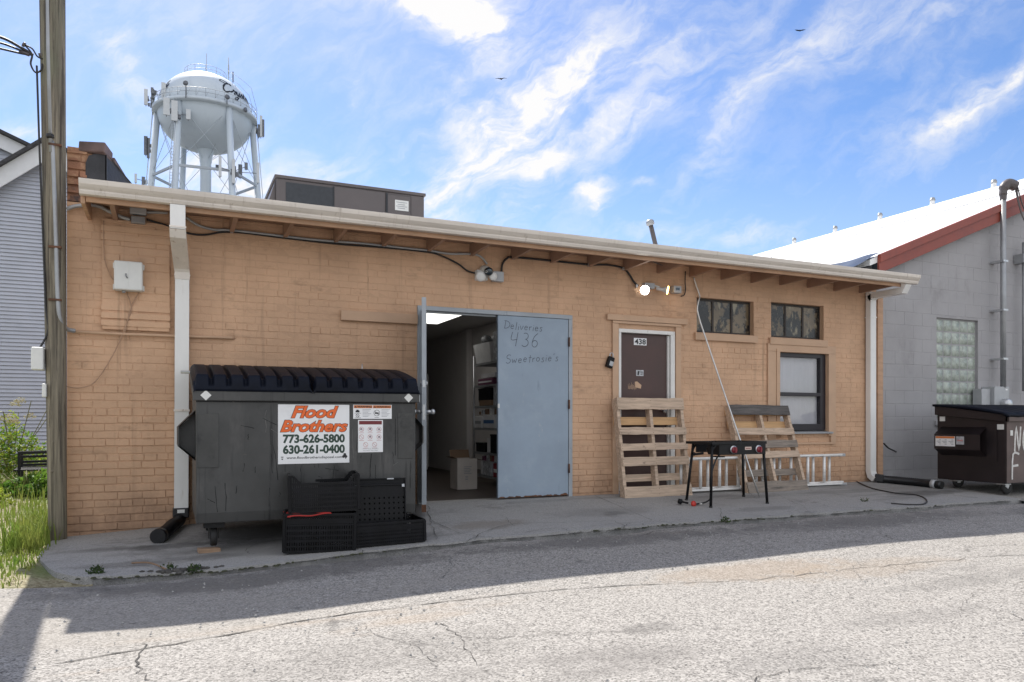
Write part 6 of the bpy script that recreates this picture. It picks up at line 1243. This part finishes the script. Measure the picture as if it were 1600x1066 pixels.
pack('supply_box', 'white box with blue band on the middle shelf', 'box', 4.10, 4.5, 1.62, 2.05, .802, .19, 'bin_white', 'pack_blue'); pack('supply_box', 'white packet at the far end of the middle shelf', 'box', 4.10, 4.5, 2.10, 2.38, .802, .17, 'bin_white', 'ink_grey')
pack('supply_box', 'black carton on the second shelf from the floor', 'box', 4.10, 4.5, 1.35, 1.78, .452, .26, 'black_plastic'); pack('supply_box', 'small dark basket at the far end of the second shelf', 'basket', 4.12, 4.45, 2.05, 2.37, .452, .13, 'black_plastic'); pack('supply_box', 'white folder box between the dark basket and black carton', 'box', 4.12, 4.45, 1.85, 1.95, .452, .2, 'bin_white')
pack('supply_box', 'red carton on the bottom shelf near the blue door', 'box', 4.10, 4.45, 1.35, 1.68, .122, .19, 'pack_red', 'sign_white')
rq = random.Random(40)
for lab, z, ys_ in (('row of small packets and tubs on the shelf under the white bin', 1.59, (1.2, 1.66)), ('mixed small boxes crowding the third shelf behind the black bag', 1.125, (1.2, 1.42)), ('stack of small packs on the middle shelf near the blue door', .995, (1.3, 2.3)), ('small jars and packs on the second lowest shelf', .455, (1.15, 1.34)), ('loose papers and packs topping the lowest boxes', .33, (1.4, 2.2))):
    t = thing('packet_row', lab, 'packets', (4.3, (ys_[0] + ys_[1]) / 2, z)); y = ys_[0]
    while y < ys_[1] - .03:
        w_ = rq.uniform(.05, .13); h_ = rq.uniform(.04, .13); MB().box(4.12 + rq.uniform(0, .04), 4.4, y, min(y + w_, ys_[1]), z, z + h_).build('packet', rq.choice(['bin_white', 'film', 'pack_purple', 'carton_kraft', 'black_plastic', 'pack_blue', 'ivory_plastic', 'pack_red']), t, bevel=.004); y += w_ + .008
bt = thing('bottle', 'white bottle on the bottom shelf behind the open carton', 'bottle', (4.25, 2.2, .12)); MB().lathe([(.001, 0), (.065, .0), (.068, .02), (.068, .17), (.03, .23), (.022, .26), (.001, .26)], 16, (4.22, 2.25, .122)).build('body', 'bin_white', bt); MB().lathe([(.026, 0), (.016, .05), (.001, .055)], 12, (4.22, 2.25, .383)).build('cap', 'ivory_plastic', bt)
pack('supply_box', 'clear plastic sack on the bottom shelf beside the white bottle', 'bag', 4.12, 4.45, 1.80, 2.10, .122, .20, 'film')
cx = thing('cardboard_box', 'pale open cardboard box on floor just inside the doorway', 'box', (3.62, 1.5, 0)); cx0, cx1, cy0, cy1, cz = 3.47, 3.75, 1.40, 1.68, .40
b_ = MB()
for a in ((cx0, cx1, cy0, cy0 + .006), (cx0, cx1, cy1 - .006, cy1), (cx0, cx0 + .006, cy0 + .0065, cy1 - .0065), (cx1 - .006, cx1, cy0 + .0065, cy1 - .0065)): b_.box(*a, -.01, cz)
b_.box(cx0 + .007, cx1 - .007, cy0 + .007, cy1 - .007, -.009, .0); b_.build('body', 'carton', cx)
fp = MB(); fp.add([(cx0, cy0, cz), (cx0, cy1, cz), (cx0 - .07, cy1, cz + .02), (cx0 - .07, cy0, cz + .035)], [(0, 1, 2, 3)]); fp.add([(cx0, cy1, cz), (cx1, cy1, cz), (cx1, cy1 + .04, cz + .11), (cx0, cy1 + .04, cz + .11)], [(0, 1, 2, 3)]); fp.add([(cx1, cy0, cz), (cx1, cy1, cz), (cx1 + .08, cy1, cz - .03), (cx1 + .08, cy0, cz - .02)], [(0, 1, 2, 3)]); fp.build('flap', 'carton_kraft', cx)
pr = MB()
for k in range(5): pr.box(cx0 + .09, cx0 + .20 - .02 * (k % 2), cy0 - .002, cy0 - .0005, .20 + .022 * k, .208 + .022 * k)
for k in range(3): pr.box(cx0 + .11, cx0 + .15, cy0 - .002, cy0 - .0005, .12 + .02 * k, .128 + .02 * k)
pr.build('print', 'ink_grey', cx)
fg = thing('fridge', 'white upright fridge edge at the back of the dim room', 'fridge', (3.95, 5.3, 0)); MB().box(3.6, 4.235, 5.0, 5.65, .02, 1.75).build('body', 'bin_white', fg, bevel=.015); MB().box(3.605, 4.23, 4.95, 4.995, .06, 1.745).build('door', 'bin_white', fg, bevel=.012)

# ================================================================ BENCH, PLANTS, BIRDS
bz = lawn_z(-1.8, 4.0)
bn = thing('garden_bench', 'black slatted metal garden bench half hidden behind the utility pole', 'bench', (-1.9, 4.2, bz))
Q = lambda px, py, dy=0: W(px, py, 4.3 + dy)
MB().bar(Q(30, 768), Q(30, 706), .035, .035).build('leg', 'black_metal', bn); MB().bar(Q(34, 766, .5), Q(34, 708, .5), .035, .035).build('leg', 'black_metal', bn); MB().bar(Q(110, 768), Q(110, 700), .035, .035).build('leg', 'black_metal', bn)
s_ = MB()
for k in range(4): s_.bar(Q(22 + 2 * k, 735 - 1.5 * k, .12 * k), Q(120, 733 - 1.5 * k, .12 * k), .10, .02, (0, 0, 1))
s_.build('seat', 'black_metal', bn); s_ = MB()
for y0 in (707, 714, 722, 727): s_.bar(Q(30, y0, .45), Q(120, y0 - 3, .45), .02, .035)
s_.build('backrest', 'black_metal', bn); MB().bar(Q(28, 708), Q(120, 705), .05, .04).build('armrest', 'black_metal', bn)
def leafy(mb, c, n, rx, ry, rz_, size, q, upb=.2):
    for i in range(n):
        while True:
            a = Vector((q.uniform(-1, 1), q.uniform(-1, 1), q.uniform(-.2, 1)))
            if a.length < 1: break
        p = Vector(c) + Vector((a.x * rx, a.y * ry, a.z * rz_)); d = Vector((q.gauss(0, 1), q.gauss(0, 1), q.gauss(upb, .6))).normalized(); sd = d.cross(Vector((q.gauss(0, 1), q.gauss(0, 1), q.gauss(0, 1)))).normalized(); s = size * q.uniform(.5, 1.3); nn = d.cross(sd) * s * .18
        mb.add([p, p + d * s * .5 + sd * s * .28 + nn, p + d * s, p + d * s * .5 - sd * s * .28 + nn], [(0, 1, 2, 3)])
rv = random.Random(77)
def bush(label, c, r, h, mats, n, size, flowers=0, group='weeds along the sunny verge'):
    t = thing('weed_plant', label, 'plant', c, group); c = Vector(c)
    for k, m_ in enumerate(mats):
        mb = MB()
        for j in range(7): o_ = Vector((rv.uniform(-.7, .7) * r, rv.uniform(-.7, .7) * r, rv.uniform(.05, .75) * h)); leafy(mb, c + o_, n // 7, r * .42, r * .42, h * .36, size, rv)
        mb.build('foliage', m_, t)
    st = MB()
    for j in range(9): a = rv.uniform(0, 6.28); st.tube([c, c + Vector((math.cos(a) * r * .3, math.sin(a) * r * .3, h * .5)), c + Vector((math.cos(a) * r * .7, math.sin(a) * r * .7, h * rv.uniform(.8, 1.15)))], .006, 4)
    st.build('stem', 'stem', t)
    if flowers:
        mb = MB()
        for j in range(14): o_ = Vector((rv.gauss(0, .45) * r, rv.gauss(0, .45) * r, rv.uniform(.75, 1.2) * h)); leafy(mb, c + o_, flowers // 14, .09, .09, .07, .028, rv)
        mb.build('blossom', 'flower', t)
lc = lambda x, y: (x, y, lawn_z(x, y))
bush('tall weed with pale cream blossoms rising behind the black bench', lc(-2.35, 6.6), .75, 1.25, ['leaf_b', 'leaf_a'], 1000, .075, 1500)
bush('bushy green weed left of the black bench', lc(-3.3, 5.4), .75, .90, ['leaf_b', 'leaf_a', 'leaf_c'], 1100, .085)
bush('low yellow green weed in front of the black bench', lc(-2.3, 2.7), .6, .24, ['leaf_b', 'leaf_a'], 600, .09)
bush('broad leaved weed at the left edge of the verge', lc(-3.0, 2.8), .6, .38, ['leaf_a', 'leaf_c'], 600, .10)
bush('dark leafy weed under the bench seat by the pole', lc(-1.75, 3.9), .4, .30, ['leaf_c', 'leaf_a'], 420, .09)
bush('thin flowering weed below the blue grey siding', lc(-4.3, 8.5), .8, 1.1, ['leaf_b'], 300, .10, 260)
gs = MB()
def blades(n, fx, h0, h1):
    for i in range(n):
        x, y = fx(); z = ground_l(x, y) - .004; h = rv.uniform(h0, h1); a = rv.uniform(0, 6.283); b = rv.uniform(.1, .55) * h; w_ = rv.uniform(.003, .006); dx, dy = math.cos(a), math.sin(a); sx, sy = -dy * w_, dx * w_
        P0, P1, P2, P3 = (x, y, z), (x + dx * b * .25, y + dy * b * .25, z + h * .5), (x + dx * b * .65, y + dy * b * .65, z + h * .85), (x + dx * b, y + dy * b, z + h * .95)
        gs.add([(P0[0] - sx, P0[1] - sy, z), (P0[0] + sx, P0[1] + sy, z), (P1[0] + sx, P1[1] + sy, P1[2]), (P1[0] - sx, P1[1] - sy, P1[2]), (P2[0] + sx * .6, P2[1] + sy * .6, P2[2]), (P2[0] - sx * .6, P2[1] - sy * .6, P2[2]), P3], [(0, 1, 2, 3), (3, 2, 4, 5), (5, 4, 6)])
blades(900, lambda: (rv.gauss(-1.13, .09), rv.uniform(-.75, .9)), .08, .30)
blades(900, lambda: (rv.uniform(-2.6, -1.05), rv.uniform(-1.3, .6)), .02, .09)
blades(1500, lambda: (rv.uniform(-3.2, -1.05), rv.uniform(.6, 3.0)), .03, .14)
blades(2500, lambda: (rv.uniform(-5, -1.0), rv.uniform(1.0, 8)), .08, .30)
blades(700, lambda: (rv.uniform(-1.5, -.92), rv.uniform(-2.0, -.7)), .02, .07)
tag(gs.build('grass', 'grass_blade'), kind='stuff')
for (px, py, n, lab) in ((1135, 816, 26, 'small green weed sprouting at the concrete edge before the stove'), (303, 897, 40, 'small green weed at the broken concrete edge below the drain hose'), (262, 896, 22, 'tiny weed tuft left of the broken concrete edge'), (150, 896, 60, 'low weed patch at the far left concrete corner'), (1352, 784, 10, 'tiny sprout near the black cord on the concrete edge')):
    p = G(px, py); t = thing('edge_weed', lab, 'plant', p, 'weeds in the pavement edge'); mb = MB(); leafy(mb, p, n * 2, .055, .04, .05, .026, rv, .8); mb.build('foliage', 'leaf_dark', t); s_ = MB()
    for k in range(3): s_.tube([p, p + Vector((rv.uniform(-.05, .05), rv.uniform(-.04, .04), .05))], .0025, 4)
    s_.build('stem', 'stem', t)
dt = MB(); p = G(290, 892)
for i in range(60): dt.lathe([(.03 * rv.uniform(.4, 1), -.005), (.02, .012), (.001, .018)], 6, (p.x + rv.gauss(0, .10), p.y + rv.gauss(0, .02), p.z + .004))
tag(dt.build('debris', 'crack'), kind='stuff')
o = MB().tube(spline([G(206, 884) + Vector((0, 0, .02)), G(235, 886) + Vector((0, 0, .03)), G(262, 893) + Vector((0, 0, .01))]), .007, 6).build('dry_twig', 'carton_kraft', None, origin=G(235, 886)); tag(o, 'dry brown twig lying on the broken concrete edge', 'twig')
for (px, py, dist, sz, lab, an) in ((783, 123.5, 60, .5, 'dark bird with spread wings in mid sky above the roof', .5), (1250, 48, 70, .5, 'small dark bird gliding high at the upper right', .1)):
    d = raydir(px, py); p = Vector((0, -CD, EZ)) + d * dist; t = thing('bird', lab, 'bird', p, 'birds in the sky'); u = Vector((C, -S, 0)); w_ = Vector((0, 0, 1)); fw = Vector((S, C, 0))
    MB().lathe([(.001, -sz * .35), (sz * .06, -sz * .2), (sz * .09, 0), (sz * .06, sz * .2), (.001, sz * .35)], 10, p, u * .5 + fw).build('body', 'bird', t)
    m = MB()
    for s in (-1, 1): m.add([p + fw * sz * .15, p + u * s * sz * .45 + w_ * sz * (.14 if an > .3 else .05) + fw * sz * .12, p + u * s * sz * .85 + w_ * sz * (.02 if an > .3 else .1) - fw * sz * .1, p + u * s * sz * .4 - fw * sz * .12 + w_ * sz * .08, p - fw * sz * .12], [(0, 1, 2, 3, 4)])
    w2 = m.build('wing', 'bird', t); so = w2.modifiers.new('thickness', 'SOLIDIFY'); so.thickness = .02
